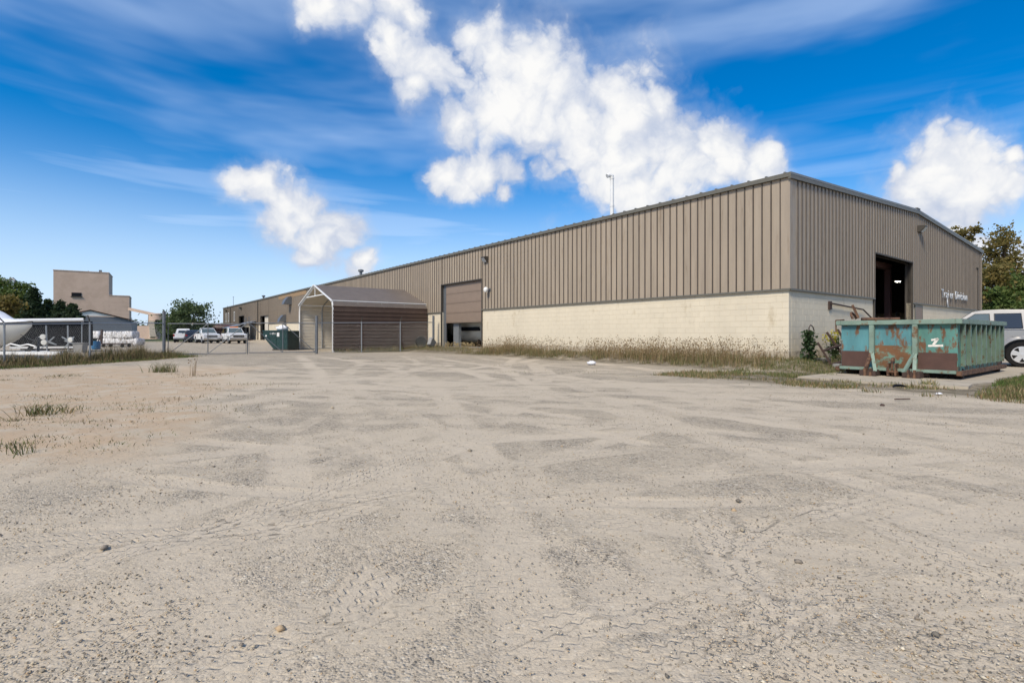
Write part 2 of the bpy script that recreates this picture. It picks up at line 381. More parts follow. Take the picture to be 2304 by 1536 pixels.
def build_ground():
    xh = steps([(0, 4.5, .034, .034), (4.5, 12, .05, .16), (12, 32, .2, .5), (32, 700, 1, 60)])
    X = np.concatenate([-xh[:0:-1], xh])
    Y = steps([(-60, .6, 6, .1), (.6, 4.2, .026, .026), (4.2, 9, .03, .08), (9, 24, .1, .25), (24, 60, .3, 1), (60, 900, 2, 60)])
    gx, gy = np.meshgrid(X, Y); x = gx.ravel(); y = gy.ravel()
    z = lay(x, y)
    tu = np.zeros_like(x); tv = np.full_like(x, 9.0); tm = np.zeros_like(x); rut = np.zeros_like(x); band = np.zeros_like(x)
    for q, (ax, ay, dx, dy, k, hw, st, s0, s1) in enumerate(TRK+BAND):
        a = (x-ax)*dx+(y-ay)*dy; b = -(x-ax)*dy+(y-ay)*dx-.5*k*a*a+.03*np.sin(a*1.1+ax*5)
        e = sm((a-s0)/.8)*sm((s1-a)/.9)*st; patch = sm((fbm(x*1.1+ax*3, y*1.1+q, 3)-.36)/.2)
        m = sm((hw*1.25-np.abs(b))/(hw*.45))*e
        near_ = (q < len(TRK)) & (np.abs(b)/hw < np.abs(tv)) & (e > .02) & (np.abs(b) < hw*1.3)
        tu = np.where(near_, a, tu); tv = np.where(near_, b/hw, tv); tm = np.where(near_, m*(.35+.65*patch), tm)
        band = np.maximum(band, m*(.35+.65*patch))
        rut = np.minimum(rut, -.013*m*(.4+.6*patch))+.008*sm(1-np.abs(np.abs(b)-hw*1.4)/(hw*.42))*e*patch*sm((9-y)/4)
    rut = np.clip(rut, -.02, .02); tm = tm*sm((12-y)/5); tv = np.clip(tv, -1.5, 1.5)
    near = sm((26-y)/12)
    z = z+(.022*(fbm(x*1.6, y*1.6, 4)-.5)+rut)*near
    # orange sand at the left with small hummocks; worn soil under the weeds
    sand = sm((-x-.5*y+.9+1.6*(fbm(x*.6, y*.6, 3)-.5)*2)/2.2)*sm((y-3.6)/1.6)*sm((20-y)/4)*sm((-x+(-2))/2+0)
    z = z+sand*.05*(fbm(x*1.1+9, y*1.1, 4)-.45)
    v, u = frameB(x, y)
    wob = 1.2*(fbm(x*.5, y*.5, 3)-.5)
    soil = np.maximum(sm((v+2.9+wob)/.8)*sm((.5-v)/.3)*sm((u+1)/2)*sm((26-u)/3), 0)
    soil = np.maximum(soil, sm((v+5.6+wob)/.7)*sm((-u)*2)*sm((u+7.0+wob)/.7))
    fd = FENCE_D(x, y)
    soil = np.maximum(soil, sm((1.7-np.abs(fd+.2)+wob*.5)/.7)*sm((-x-13.5)/3)*sm((y-10)/4)*sm((29.5-y)/2))
    soil = np.maximum(soil, sm((1.3-np.abs(u-23.0)+wob)/.6)*sm((v+6.8)/.8)*sm(-v))
    lawn = sm((v+2.6+wob)/.8)*sm((-u-5.3)/.3)*sm((u+8.3+wob)/.8)
    far = sm((np.hypot(x, y)-85)/25)
    lawn = np.maximum(lawn, far)
    nx, ny = len(X), len(Y); i = np.arange(nx*ny).reshape(ny, nx)
    Fq = np.stack([i[:-1, :-1], i[:-1, 1:], i[1:, 1:], i[1:, :-1]], -1).reshape(-1, 4)
    me = fastmesh('ground', np.stack([x, y, z], 1), Fq, 'ground', n=4)
    me.shade_smooth()
    for nm, arr in (('trk', np.stack([tu, tv, tm], 1)), ('zone', np.stack([sand, soil, lawn], 1)), ('path', np.stack([band, band, band], 1))):
        at_ = me.attributes.new(nm, 'FLOAT_VECTOR', 'POINT'); at_.data.foreach_set('vector', arr.astype(np.float32).ravel())
    return kind(link('ground', me), 'structure')
FP = [(-11.1, 29.5), (-18.1, 27.0), (-18.3, 22.5), (-19.07, 19.5), (-20.6, 14.0)]     # gate posts, then the left fence
def FENCE_D(x, y):
    d = np.full_like(x, 99.0)
    for (a, b) in zip(FP[1:-1], FP[2:]):
        dx, dy = b[0]-a[0], b[1]-a[1]; L = math.hypot(dx, dy); dx /= L; dy /= L
        t = np.clip((x-a[0])*dx+(y-a[1])*dy, 0, L); q = np.hypot(x-a[0]-t*dx, y-a[1]-t*dy)
        d = np.minimum(d, q)
    return d
def ground_material():
    m = bpy.data.materials.new('ground'); m.use_nodes = True; MATS['ground'] = m
    nt = m.node_tree; N = nt.nodes; L = nt.links; b = N['Principled BSDF']; b.inputs['Roughness'].default_value = .9; b.inputs['Specular IOR Level'].default_value = .2
    geo = N.new('ShaderNodeNewGeometry'); pos = geo.outputs['Position']
    def vmul(s):
        n = N.new('ShaderNodeVectorMath'); n.operation = 'MULTIPLY'; n.inputs[1].default_value = s; L.new(pos, n.inputs[0]); return n.outputs[0]
    def noise(sc, det=5, ro=.6, vec=None, out=0):
        n = N.new('ShaderNodeTexNoise'); n.inputs['Scale'].default_value = sc; n.inputs['Detail'].default_value = det; n.inputs['Roughness'].default_value = ro
        L.new(vec or pos, n.inputs['Vector']); return n.outputs[out]
    def mth(op, a, b_=None, c=None):
        n = N.new('ShaderNodeMath'); n.operation = op
        for i, v in enumerate((a, b_, c)):
            if v is None: continue
            if isinstance(v, (int, float)): n.inputs[i].default_value = v
            else: L.new(v, n.inputs[i])
        return n.outputs[0]
    def ss(v, a, b_, lo=0, hi=1):
        n = N.new('ShaderNodeMapRange'); n.interpolation_type = 'SMOOTHSTEP'; L.new(v, n.inputs[0])
        for i, q in enumerate((a, b_, lo, hi)): n.inputs[i+1].default_value = q
        return n.outputs[0]
    def mix(f, a, b_):
        n = N.new('ShaderNodeMix'); n.data_type = 'RGBA'
        if isinstance(f, float): n.inputs[0].default_value = f
        else: L.new(f, n.inputs[0])
        for i, v in ((6, a), (7, b_)):
            if isinstance(v, tuple): n.inputs[i].default_value = (*v, 1)
            else: L.new(v, n.inputs[i])
        return n.outputs[2]
    def attr(nm):
        a = N.new('ShaderNodeAttribute'); a.attribute_name = nm; s = N.new('ShaderNodeSeparateXYZ'); L.new(a.outputs['Vector'], s.inputs[0]); return s.outputs
    tu, tv, tm = attr('trk'); za, zs, zl = attr('zone'); pb = attr('path')[0]
    big = noise(.55, 5, .6); med = noise(2.2, 5, .62); fine = noise(60, 4, .6); stre = noise(1.0, 5, .6, vmul((.35, 1.5, 1)))
    gm = mth('ADD', mth('MULTIPLY', big, .45), mth('ADD', mth('MULTIPLY', med, .45), mth('MULTIPLY', stre, .45)))
    gm = mth('SUBTRACT', gm, mth('MULTIPLY', pb, .22))
    gm = mth('SUBTRACT', gm, mth('MULTIPLY', za, .22))
    g = ss(gm, .44, .80)
    sand = mix(noise(1.4, 4), (.475, .405, .295), (.545, .472, .358))
    sand = mix(mth('MULTIPLY', pb, .6), sand, (.61, .53, .41))
    sand = mix(mth('MULTIPLY', fine, .4), sand, (.40, .31, .22))
    sand = mix(mth('MULTIPLY', za, mth('MULTIPLY', ss(med, .3, .6), .8)), sand, (.46, .325, .20))
    # stones: cells of two sizes with their own greys
    def cells(sc):
        v = N.new('ShaderNodeTexVoronoi'); v.inputs['Scale'].default_value = sc; L.new(pos, v.inputs['Vector'])
        s = N.new('ShaderNodeSeparateColor'); L.new(v.outputs['Color'], s.inputs[0])
        r = N.new('ShaderNodeValToRGB'); L.new(s.outputs[0], r.inputs[0]); e = r.color_ramp.elements
        e[0].position = 0; e[0].color = (.155, .132, .102, 1); e[1].position = 1; e[1].color = (.66, .60, .49, 1)
        for p, c in ((.18, (.285, .245, .19, 1)), (.45, (.41, .35, .265, 1)), (.72, (.46, .405, .325, 1)), (.86, (.48, .39, .28, 1))):
            q = e.new(p); q.color = c
        return r.outputs[0], v.outputs['Distance'], s.outputs[1]
    c1, d1, r1 = cells(95); c2, d2, r2 = cells(42)
    few = mth('MULTIPLY', ss(r2, .55, .6), 1.0)
    stone = mix(few, c1, c2)
    gh = mth('ADD', mth('MULTIPLY', d1, -1.0), mth('MULTIPLY', mth('MULTIPLY', d2, few), -1.2))
    pick = mth('MULTIPLY', mth('MAXIMUM', g, .12), ss(r1, .15, .35))
    col = mix(mth('MULTIPLY', pick, .95), sand, stone)
    scat = mth('MULTIPLY', ss(r1, .90, .95), .6)
    col = mix(scat, col, c1)
    soilc = mix(noise(5, 5), (.10, .085, .05), (.22, .18, .12))
    col = mix(mth('MULTIPLY', zs, ss(noise(3, 5), .3, .6, .35, .95)), col, soilc)
    grass = mix(noise(3, 5), (.055, .085, .02), (.10, .115, .035))
    col = mix(zl, col, grass)
    L.new(col, b.inputs['Base Color'])
    # tread prints: wavy grooves along each track
    wave = mth('SINE', mth('MULTIPLY_ADD', noise(3, 3), 3.0, mth('MULTIPLY', tu, 2*math.pi/.075)))
    tread = mth('COSINE', mth('MULTIPLY', mth('MULTIPLY_ADD', wave, .085, mth('MULTIPLY_ADD', noise(9, 3), .25, tv)), 2*math.pi*1.75))
    tread = mth('MULTIPLY', ss(tread, -1.0, -.55), mth('MULTIPLY', tm, ss(mth('ABSOLUTE', tv), 1.15, .85)))
    h = mth('ADD', mth('MULTIPLY', mth('MULTIPLY', gh, pick), 1.0), mth('MULTIPLY', fine, .22))
    h = mth('ADD', h, mth('MULTIPLY', noise(14, 5, .65), .9))
    h = mth('ADD', h, mth('MULTIPLY', tread, .7))
    bp = N.new('ShaderNodeBump'); bp.inputs['Strength'].default_value = .9; bp.inputs['Distance'].default_value = .012; L.new(h, bp.inputs['Height']); L.new(bp.outputs[0], b.inputs['Normal'])
ground_material(); ground = build_ground()
# ------------------------------------------------------------------ concrete apron in front of the gable
def build_apron():
    o = MB(); vs = []; nv = 22; us = [-5.2, -4.2, -3.0, -1.9, -.8, .1]
    for u in us:
        for i in range(nv):
            v = -3.9+i*1.05
            e = .12*math.sin(i*2.3) if u == -5.2 else 0
            if i == 0: v += .25*math.sin(u*2.1)
            z = .035 if u < -1.8 else .035+.235*(u+1.9)/2.0
            vs.append((v, u+e, z))
    fs = [(j*nv+i, j*nv+i+1, (j+1)*nv+i+1, (j+1)*nv+i) for j in range(len(us)-1) for i in range(nv-1) if j < 3 or i > 9]
    n = len(vs); vs += [(a, b, c-.2) for a, b, c in vs]
    ed = [(j*nv, (j+1)*nv) for j in range(3)]+[(3*nv+i, 3*nv+i+1) for i in range(10)]+[(j*nv+10, (j+1)*nv+10) for j in (3, 4)]+[(i+1, i) for i in range(nv-1)]
    fs += [(a, b, b+n, a+n) for a, b in ed]
    o.add(vs, fs)
    return kind(o.build('concrete_apron', 'concrete', loc=(C0.x, C0.y, 0), rz=BANG), 'structure')
build_apron()
# ------------------------------------------------------------------ warehouse
LEN, WID, ZS, ZB, ZE, RISE = 109.5, 25.67, .28, 2.57, 6.30, .68
def roofz(x): return ZE+RISE*(1-abs(x-WID/2)/(WID/2))
def build_warehouse():
    wh = thing('warehouse', 'long low tan metal-clad warehouse on a cream painted block base', 'warehouse', (C0.x, C0.y, 0), BANG)
    LO = [(17.75, 22.5, 4.36), (71.4, 76.4, 3.75), (88.6, 93.3, 4.2)]           # openings in the long wall: from, to, head
    GO = [(7.46, 12.3, 4.44)]
    # --- block base: backing first, then the blocks
    bw = MB()
    def segs(a, b, ops):
        out = []; p = a
        for o in ops: out.append((p, o[0])); p = o[1]
        out.append((p, b)); return out
    for a, b in segs(.006, LEN, LO): bw.box(.006, .19, a, b, 0, ZB)
    for a, b in segs(.2, WID, GO): bw.box(a, b, .006, .19, 0, ZB)
    bw.box(WID-.2, WID, .2, LEN, 0, ZB); bw.box(.2, WID-.2, LEN-.2, LEN, 0, ZB)
    back = bw.build('block_wall', 'mortar', wh)
    c = .2032; g = .0022; ch = .003; nrow = 12; z0 = ZB-nrow*c
    def block(m, length, depth):
        """front toward -x, along +y from 0"""
        a = [(0, g+ch, g+ch), (0, length-g-ch, g+ch), (0, length-g-ch, c-g-ch), (0, g+ch, c-g-ch)]
        b_ = [(ch, g, g), (ch, length-g, g), (ch, length-g, c-g), (ch, g, c-g)]
        d_ = [(depth, g, g), (depth, length-g, g), (depth, length-g, c-g), (depth, g, c-g)]
        m.add(a+b_+d_, [(0, 1, 2, 3), (0, 4, 5, 1), (1, 5, 6, 2), (2, 6, 7, 3), (3, 7, 4, 0), (4, 8, 9, 5), (5, 9, 10, 6), (6, 10, 11, 7), (7, 11, 8, 4)])
    meshes = {}
    def bmesh_for(length, depth, low):
        k = (round(length, 2), depth, low)
        if k not in meshes:
            m = MB(); block(m, length, depth); meshes[k] = m.mesh('block', 'block_base' if low else 'block_paint')
        return meshes[k]
    rest = MB(); cnt = 0
    def run(a, b, row):
        p = a; first = (row % 2 == 1)
        while p < b-.02:
            l = .2032 if first else .4064; first = False
            l = min(l, b-p); yield p, l; p += l
    def face(intervals, gable, lim, far):
        nonlocal cnt
        for a, b in intervals:
            for row in range(nrow):
                for p, l in run(a, min(b, far), row):
                    z = z0+row*c; low = row < 2
                    dep = .19 if not gable else .1
                    if p+l < lim and cnt < 300:
                        o = link('block', bmesh_for(l, dep, low), back); cnt += 1
                        j = random.uniform(-.0015, .0015)
                        if gable: o.location = (p+l, j, z); o.rotation_euler[2] = R(90)
                        else: o.location = (j, p, z)
                    else:
                        m = MB(); block(m, l, dep); rest.m = 1 if low else 0
                        rest.add([((p+l-q[1], q[0], q[2]+z) if gable else (q[0], q[1]+p, q[2]+z)) for q in m.v], m.f)
    face(segs(0, LEN, LO), False, 5.7, 46)
    face(segs(.2, WID, GO), True, 5.1, 99)
    kind(rest.build('block_courses', ['block_paint', 'block_base'], wh), 'stuff')
    m = MB(); m.box(0, .006, 46, 71.4, 0, ZB); m.box(0, .006, 76.4, 88.6, 0, ZB); m.box(0, .006, 93.3, LEN, 0, ZB); m.build('block_wall', 'block_paint', wh)
    # --- metal cladding: backing wall then one object for each sheet
    mw = MB()
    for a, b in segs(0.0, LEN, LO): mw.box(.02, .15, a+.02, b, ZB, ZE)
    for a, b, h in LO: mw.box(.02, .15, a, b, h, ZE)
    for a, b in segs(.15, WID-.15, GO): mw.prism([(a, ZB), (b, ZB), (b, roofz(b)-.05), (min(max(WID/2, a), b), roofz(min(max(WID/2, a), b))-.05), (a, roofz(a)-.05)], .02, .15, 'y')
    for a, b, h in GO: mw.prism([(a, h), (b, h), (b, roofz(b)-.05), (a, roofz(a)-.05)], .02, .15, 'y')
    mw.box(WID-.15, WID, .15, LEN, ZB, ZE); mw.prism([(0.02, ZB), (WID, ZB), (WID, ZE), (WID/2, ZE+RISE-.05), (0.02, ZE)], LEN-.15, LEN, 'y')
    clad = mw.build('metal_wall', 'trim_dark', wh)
    PW = .9144; RB = PW/3
    def prof(w):
        """(along, out) across one sheet: flat pans, dark raised ribs, small beads"""
        pts = []; x = 0.0; OUT = -.055; IN = -.085
        while x < w-.01:
            e = min(x+RB, w)
            pts += [(x, OUT), (x+.010, IN), (x+.040, IN), (x+.052, OUT)]
            for q in (.40, .72):
                bq = x+RB*q
                if bq+.03 < e: pts += [(bq-.012, OUT), (bq, OUT-.005), (bq+.012, OUT)]
            x = e
        pts.append((w-.001, OUT)); return pts
    def sheet(w, zlo, zhi):
        m = MB(); pr = prof(w); n = len(pr)
        m.add([(o, p, zlo) for p, o in pr]+[(o, p, zhi(p) if callable(zhi) else zhi) for p, o in pr], [(i, i+1, n+i+1, n+i) for i in range(n-1)])
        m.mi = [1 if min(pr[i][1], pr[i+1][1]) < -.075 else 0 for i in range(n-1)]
        if not callable(zhi):
            m.m = 1
            for zz in (3.05, 4.25, 5.45):
                for k in range(3):
                    if zz > zlo and k*RB+.04 < w: m.box(-.094, -.084, k*RB+.017, k*RB+.034, zz-.012, zz+.012)
        return m
    cache = {}
    y = .22
    while y < LEN-.2:
        w = min(PW, LEN-y); lo = ZB
        for a, b, h in LO:
            if y < a < y+w: w = a-y
            elif a-.01 <= y < b-.01: w = min(w, b-y); lo = h
        k = (round(w, 3), lo)
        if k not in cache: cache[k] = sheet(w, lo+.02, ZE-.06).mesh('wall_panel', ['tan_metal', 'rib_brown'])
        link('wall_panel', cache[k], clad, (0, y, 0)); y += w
    x = .22
    while x < WID-.2:
        w = min(PW, WID-.1-x); lo = ZB
        for a, b, h in GO:
            if x < a < x+w: w = a-x
            elif a-.01 <= x < b-.01: w = min(w, b-x); lo = h
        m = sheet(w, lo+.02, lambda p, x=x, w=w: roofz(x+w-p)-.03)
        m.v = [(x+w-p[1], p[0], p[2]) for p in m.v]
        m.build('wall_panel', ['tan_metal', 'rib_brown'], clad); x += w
    m = MB(); m.prism([(-.07, -.07), (.23, -.07), (.23, -.03), (-.03, -.03), (-.03, .23), (-.07, .23)], ZB+.01, ZE, 'z'); m.build('corner_trim', 'tan_metal', wh)
    m = MB(); m.box(WID-.16, WID+.02, -.07, -.02, ZB, ZE-.02); m.build('corner_trim', 'tan_metal', wh)
    m = MB()
    for a, b in segs(-.06, LEN, LO): m.box(-.082, .0, a, b, ZB-.035, ZB+.028)
    for a, b in segs(.0, WID, GO): m.box(a+.001, b, -.082, .0, ZB-.035, ZB+.028)
    m.build('base_flashing', 'trim_olive', wh)
    # --- roof
    def slope(m, x0, x1, y0, y1, t0, t1):
        p = []
        for x in (x0, x1):
            z = ZE+RISE*(1-abs(x-WID/2)/(WID/2))
            for y_ in (y0, y1): p += [(x, y_, z+t0), (x, y_, z+t1)]
        m.add(p, [(0, 2, 6, 4), (1, 5, 7, 3), (0, 1, 3, 2), (4, 6, 7, 5), (0, 4, 5, 1), (2, 3, 7, 6)])
    m = MB(); slope(m, -.16, WID/2, -.14, LEN+.1, -.02, .05); slope(m, WID/2, WID+.16, -.14, LEN+.1, -.02, .05); roof = m.build('roof', 'roof_metal', wh)
    m = MB(); yy = .05
    while yy < LEN:
        slope(m, -.165, WID/2-.1, yy, yy+.05, .05, .088); yy += .6096
    kind(m.build('roof_ribs', 'roof_metal', roof), 'stuff')
    m = MB(); m.box(WID/2-.22, WID/2+.22, -.16, LEN+.12, ZE+RISE+.05, ZE+RISE+.10); m.build('ridge_cap', 'trim_olive', roof)
    m = MB(); m.prism([(-.16, ZE-.10), (-.165, ZE+.035), (-.15, ZE+.035), (-.05, ZE+.03), (-.05, ZE-.10)], -.13, LEN+.1, 'y'); m.build('gutter', 'trim_olive', wh)
    for s in (0, 1):
        m = MB(); xa, xb = (-.15, WID/2) if s == 0 else (WID/2, WID+.15)
        za, zb = roofz(max(0, xa)) - (.008 if s == 0 else 0), roofz(min(WID, xb)) - (.008 if s else 0)
        m.add([(xa, -.135, za-.15), (xb, -.135, zb-.15), (xb, -.135, zb+.055), (xa, -.135, za+.055), (xa, -.05, za-.15), (xb, -.05, zb-.15), (xb, -.05, zb+.055), (xa, -.05, za+.055)],
              [(0, 1, 2, 3), (4, 7, 6, 5), (0, 4, 5, 1), (3, 2, 6, 7), (0, 3, 7, 4), (1, 5, 6, 2)]); m.build('rake_trim', 'trim_olive', wh)
    # --- inside
    m = MB(); m.box(.19, WID-.19, .19, LEN-.2, ZS-.2, ZS); m.build('floor', 'concrete_grey', wh)
    m = MB(); m.box(12.85, 13.1, 1.0, 1.25, ZS, 4.3); m.box(7.2, 13.1, 1.0, 1.25, 4.3, 4.55); m.build('inner_frame', 'brown_steel', wh)
    m = MB(); m.box(14.5, 14.7, 2.6, 2.8, ZS, 6.3); m.box(20.2, 20.4, 6, 6.2, ZS, 6.5); m.build('inner_column', 'dark_inside', wh)
    m = MB(); m.box(12.36, 12.9, .2, .24, ZS, 4.3); m.build('door_track_cover', 'galv_dark', wh)
    # --- doors
    a, b, h = LO[0]
    d = MB(); d.box(-.07, .2, a-.06, a, ZS, h+.06); d.box(-.07, .2, b, b+.09, ZS, h+.06); d.box(-.074, .2, a, b, h, h+.07); d.build('door_frame', 'trim_dark', wh)
    door = MB(); door.box(.13, .14, a, b-.35, 1.86, h); door = door.build('overhead_door', 'trim_dark', wh)
    n = 4; ph = (h-1.84)/n; pm = MB(); pm.box(.09, .13, a+.01, b-.36, .006, ph-.006); pm.box(.084, .09, a+.05, b-.40, .06, ph-.06); pme = pm.mesh('door_panel', 'door_tan', bevel=.006)
    for i in range(n): link('door_panel', pme, door, (0, 0, 1.84+i*ph))
    m = MB(); m.box(.10, .16, b-.34, b, ZS, h); m.build('door_side_panel', 'galv_dark', wh)
    m = MB(); m.box(.3, .5, 20.9, 21.55, ZS, 1.95); m.build('sheet_post', 'galv', wh)
    for a, b, h in LO[1:]:
        d = MB(); d.box(-.07, .2, a-.1, a, ZS, h+.1); d.box(-.07, .2, b, b+.1, ZS, h+.1); d.box(-.074, .2, a, b, h, h+.12); d.build('door_frame', 'trim_dark', wh)
    d = MB(); d.box(.16, .2, 71.4, 74.6, ZS, 3.75); d.build('overhead_door', 'cream_sheet', wh)
    d = MB(); d.box(.5, .55, 89.8, 90.5, ZS, 4.0); d.build('overhead_door', 'wood_dark', wh)
    a, b, h = GO[0]
    d = MB(); d.box(a-.05, a, -.07, .25, ZS, h+.05); d.box(b, b+.05, -.07, .25, ZS, h+.05); d.box(a, b, -.074, .25, h, h+.06); d.build('door_frame', 'trim_dark', wh)
    m = MB(); m.box(12.8, 13.8, -.035, -.003, ZS, 2.42); dr = m.build('door', 'door_tan', wh)
    m = MB(); m.box(12.72, 12.8, -.045, -.002, ZS, 2.5); m.box(13.8, 13.88, -.045, -.002, ZS, 2.5); m.box(12.72, 13.88, -.045, -.002, 2.42, 2.5); m.build('door_frame', 'trim_olive', dr)
    m = MB(); m.tube([(13.68, -.04, 1.28), (13.68, -.10, 1.28)], .03); m.build('handle', 'galv', dr)
    m = MB(); m.box(13.0, 13.4, -.04, -.036, 1.25, 1.55); m.build('notice', 'white_paint', dr)
    # --- windows far down the wall
    for uu in (106.0, 103.4, 97.4):
        m = MB(); m.box(-.075, -.03, uu-.5, uu+.5, 3.6, 5.1); w = m.build('window', 'glass_dark', wh)
        f = MB()
        for q in ((-.5, -.36), (.36, .5)): f.box(-.095, -.05, uu+q[0], uu+q[1], 3.6, 5.1)
        f.box(-.095, -.05, uu-.5, uu+.5, 3.5, 3.6); f.box(-.095, -.05, uu-.5, uu+.5, 5.1, 5.2); f.build('frame', 'white_paint', w)
    for uu in (101.0, 77.9, 47.0):
        m = MB(); m.box(-.17, -.05, uu, uu+.14, ZS, ZE-.1); m.build('downspout', 'trim_dark', wh)
    m = MB(); m.box(-.082, -.05, 53.2, 65.6, ZE-.62, ZE-.16); m.build('bare_strip', 'wood', wh)
    # --- hoods on the long wall
    for uu, zz, s in ((59.8, 5.3, 1.0), (62.3, 3.15, .95)):
        m = MB(); m.prism([(-.05, zz-.5*s), (-1.0*s, zz-.5*s), (-.8*s, zz), (-.45*s, zz+.42*s), (-.05, zz+.5*s)], uu-.55*s, uu+.55*s, 'y'); m.build('vent_hood', 'galv_dark', wh)
    # --- pipes on the roof
    uu = wallu(1377, 3.0)
    m = MB(); m.tube([(3, uu, 6.3), (3, uu, 9.15)], .10, 12); m.tube([(3, uu, 7.7), (3, uu, 7.78)], .115, 12)
    m.tube([(3, uu, 9.12), (2.98, uu, 9.27), (2.86, uu+.06, 9.33), (2.74, uu+.1, 9.26)], .115, 12); m.build('vent_pipe', 'white_paint', wh)
    for px, zt in ((812, 7.2), (593, 7.15)):
        uu = wallu(px, 1.0); m = MB(); m.tube([(1, uu, 6.2), (1, uu, zt-.25)], .13, 10); m.lathe([(zt-.25, .14), (zt-.2, .26), (zt-.05, .26), (zt, .12)], (1, uu, 0), 'z', 12); m.build('roof_vent', 'galv_dark', wh)
    uu = wallu(525, 3.0); m = MB(); m.tube([(3, uu, 6.4), (3, uu, 9.2)], .04, 6); m.bar((3, uu-.7, 9.15), (3, uu+.7, 9.15), .05); m.build('antenna', 'galv_dark', wh)
    uu = wallu(512, 2.0); m = MB(); m.tube([(2, uu, 6.4), (2, uu, 7.2)], .05, 6); m.build('antenna', 'galv_dark', wh)
    # --- conduit, pipe arm, steel angle, cabinet on the gable
    cv = gabv(2196)
    m = MB(); m.tube([(cv-.25, -.09, 5.15), (cv, -.09, 5.15), (cv, -.09, 2.6), (cv+.9, -.09, 2.55)], .035, 8); m.build('conduit', 'trim_dark', wh)
    m = MB(); m.box(3.02, 3.22, -.06, -.001, 2.0, 2.3); m.tube([(3.1, -.09, 2.22), (6.1, -.09, 2.08), (6.9, -.12, 1.76)], .028, 8); m.build('pipe_arm', 'rust_dark', wh)
    return wh
WH = build_warehouse()
def wall_pt(v, u, z): p = B(v, u); return (p.x, p.y, z)
# ------------------------------------------------------------------ lights, camera and sign on the warehouse walls
def flood(name, label, v, u, z, gable=False, s=1.0):
    t = thing(name, label, 'wall light', (*B(v, u), z), BANG+(R(90) if gable else 0))
    # local: out of the wall is -x
    m = MB(); m.prism([(-.06*s, -.16*s), (-.06*s, .16*s), (-.34*s, .14*s), (-.36*s, .06*s), (-.16*s, -.16*s)], -.2*s, .2*s, 'y'); m.build('housing', 'trim_dark', t, bevel=.008)
    m = MB(); m.add([(-.365*s, -.17*s, .05*s), (-.365*s, .17*s, .05*s), (-.175*s, .17*s, -.165*s), (-.175*s, -.17*s, -.165*s), (-.25*s, -.15*s, -.08*s), (-.25*s, .15*s, -.08*s)], [(0, 1, 2, 3), (0, 3, 4), (1, 5, 2)]); m.build('lens', 'lens', t)
    return t
flood('floodlight', 'dark box floodlight above the half-raised door of the long wall', 0, 17.2, 5.5)
flood('floodlight', 'dark box floodlight under the ridge of the gable wall', 13.2, 0, 6.14, True)
flood('floodlight', 'small dark floodlight high on the far end above two narrow windows', 0, 105.0, 5.6, s=1.3)
flood('floodlight', 'small dark floodlight high between the far doorway and the narrow windows', 0, 90.8, 5.55, s=1.3)
t = thing('security_camera', 'white dome security camera on the wall right of the half-raised door', 'camera', (*B(0, 16.87), 3.67), BANG)
m = MB(); m.tube([(-.03, 0, .03), (-.24, .04, .03)], .05, 10); m.box(-.06, -.03, -.09, .09, -.1, .12); m.build('bracket', 'galv_dark', t)
m = MB(); m.lathe([(-.16, .02), (-.13, .10), (-.04, .145), (.06, .145), (.13, .09), (.16, .03)], (-.3, .05, .02), 'z', 18); m.build('dome', 'white_paint', t, smooth=40)
# --- lettering
def letters():
    t = thing('sign_lettering', 'raised pale metal letters on the gable wall, one hanging crooked below', 'sign', (*B(0, 0), 0), BANG)
    def glyph(ch, x, z, size, sx=1.0, rot=0.0):
        cu = bpy.data.curves.new('letter', 'FONT'); cu.body = ch; cu.size = size; cu.extrude = .014; cu.offset = .0
        ob = bpy.data.objects.new('tmp', cu); COL.objects.link(ob); dg = bpy.context.evaluated_depsgraph_get(); dg.update()
        me = bpy.data.meshes.new_from_object(ob.evaluated_get(dg)); w = max((v.co.x for v in me.vertices), default=0)
        bpy.data.objects.remove(ob); me.materials.clear(); me.materials.append(MATS['letter_metal']); me.name = 'letter'
        o = link('letter', me, t); o.location = (x, -.125, z); o.rotation_euler = (R(90), rot, 0); o.scale = (sx, 1, 1); return w*sx
    x = 16.7
    for ch in 'Trai*er Division':
        if ch == '*': x += .17
        elif ch == ' ': x += .26
        else: x += glyph(ch, x, 3.02+.005*(x-16.7), .64, .95)+.11
    glyph('l', 17.72, 2.52, .70, 1.3, R(-9))
mat('letter_metal', (.55, .57, .60), .4, .2, .06, 4)
letters()
t = thing('utility_cabinet', 'low grey metal cabinet against the right end of the gable wall', 'cabinet', (*B(23.6, -.5), 0), BANG)
m = MB(); m.box(-1.3, 1.3, -.4, .3, .15, 2.2); m.build('body', 'galv_dark', t, bevel=.02)
m = MB(); m.box(-1.15, -.05, -.42, -.402, .3, 2.05); m.box(.05, 1.15, -.42, -.402, .3, 2.05); m.build('door', 'galv_dark', t)
t = thing('rooftop_unit', 'grey square vent box rising behind the silver pickup roof', 'vent', (at(2254, 40), 40, 0))
m = MB(); m.tube([(0, 0, 0), (0, 0, 2.6)], .12, 10); m.build('stem', 'galv_dark', t)
m = MB(); m.box(-.33, .33, -.33, .33, 2.55, 3.0); m.build('hood', 'galv', t, bevel=.03)
m = MB(); m.box(-.05, .2, -.35, -.335, 2.58, 2.97); m.build('louvre', 'trim_dark', t)
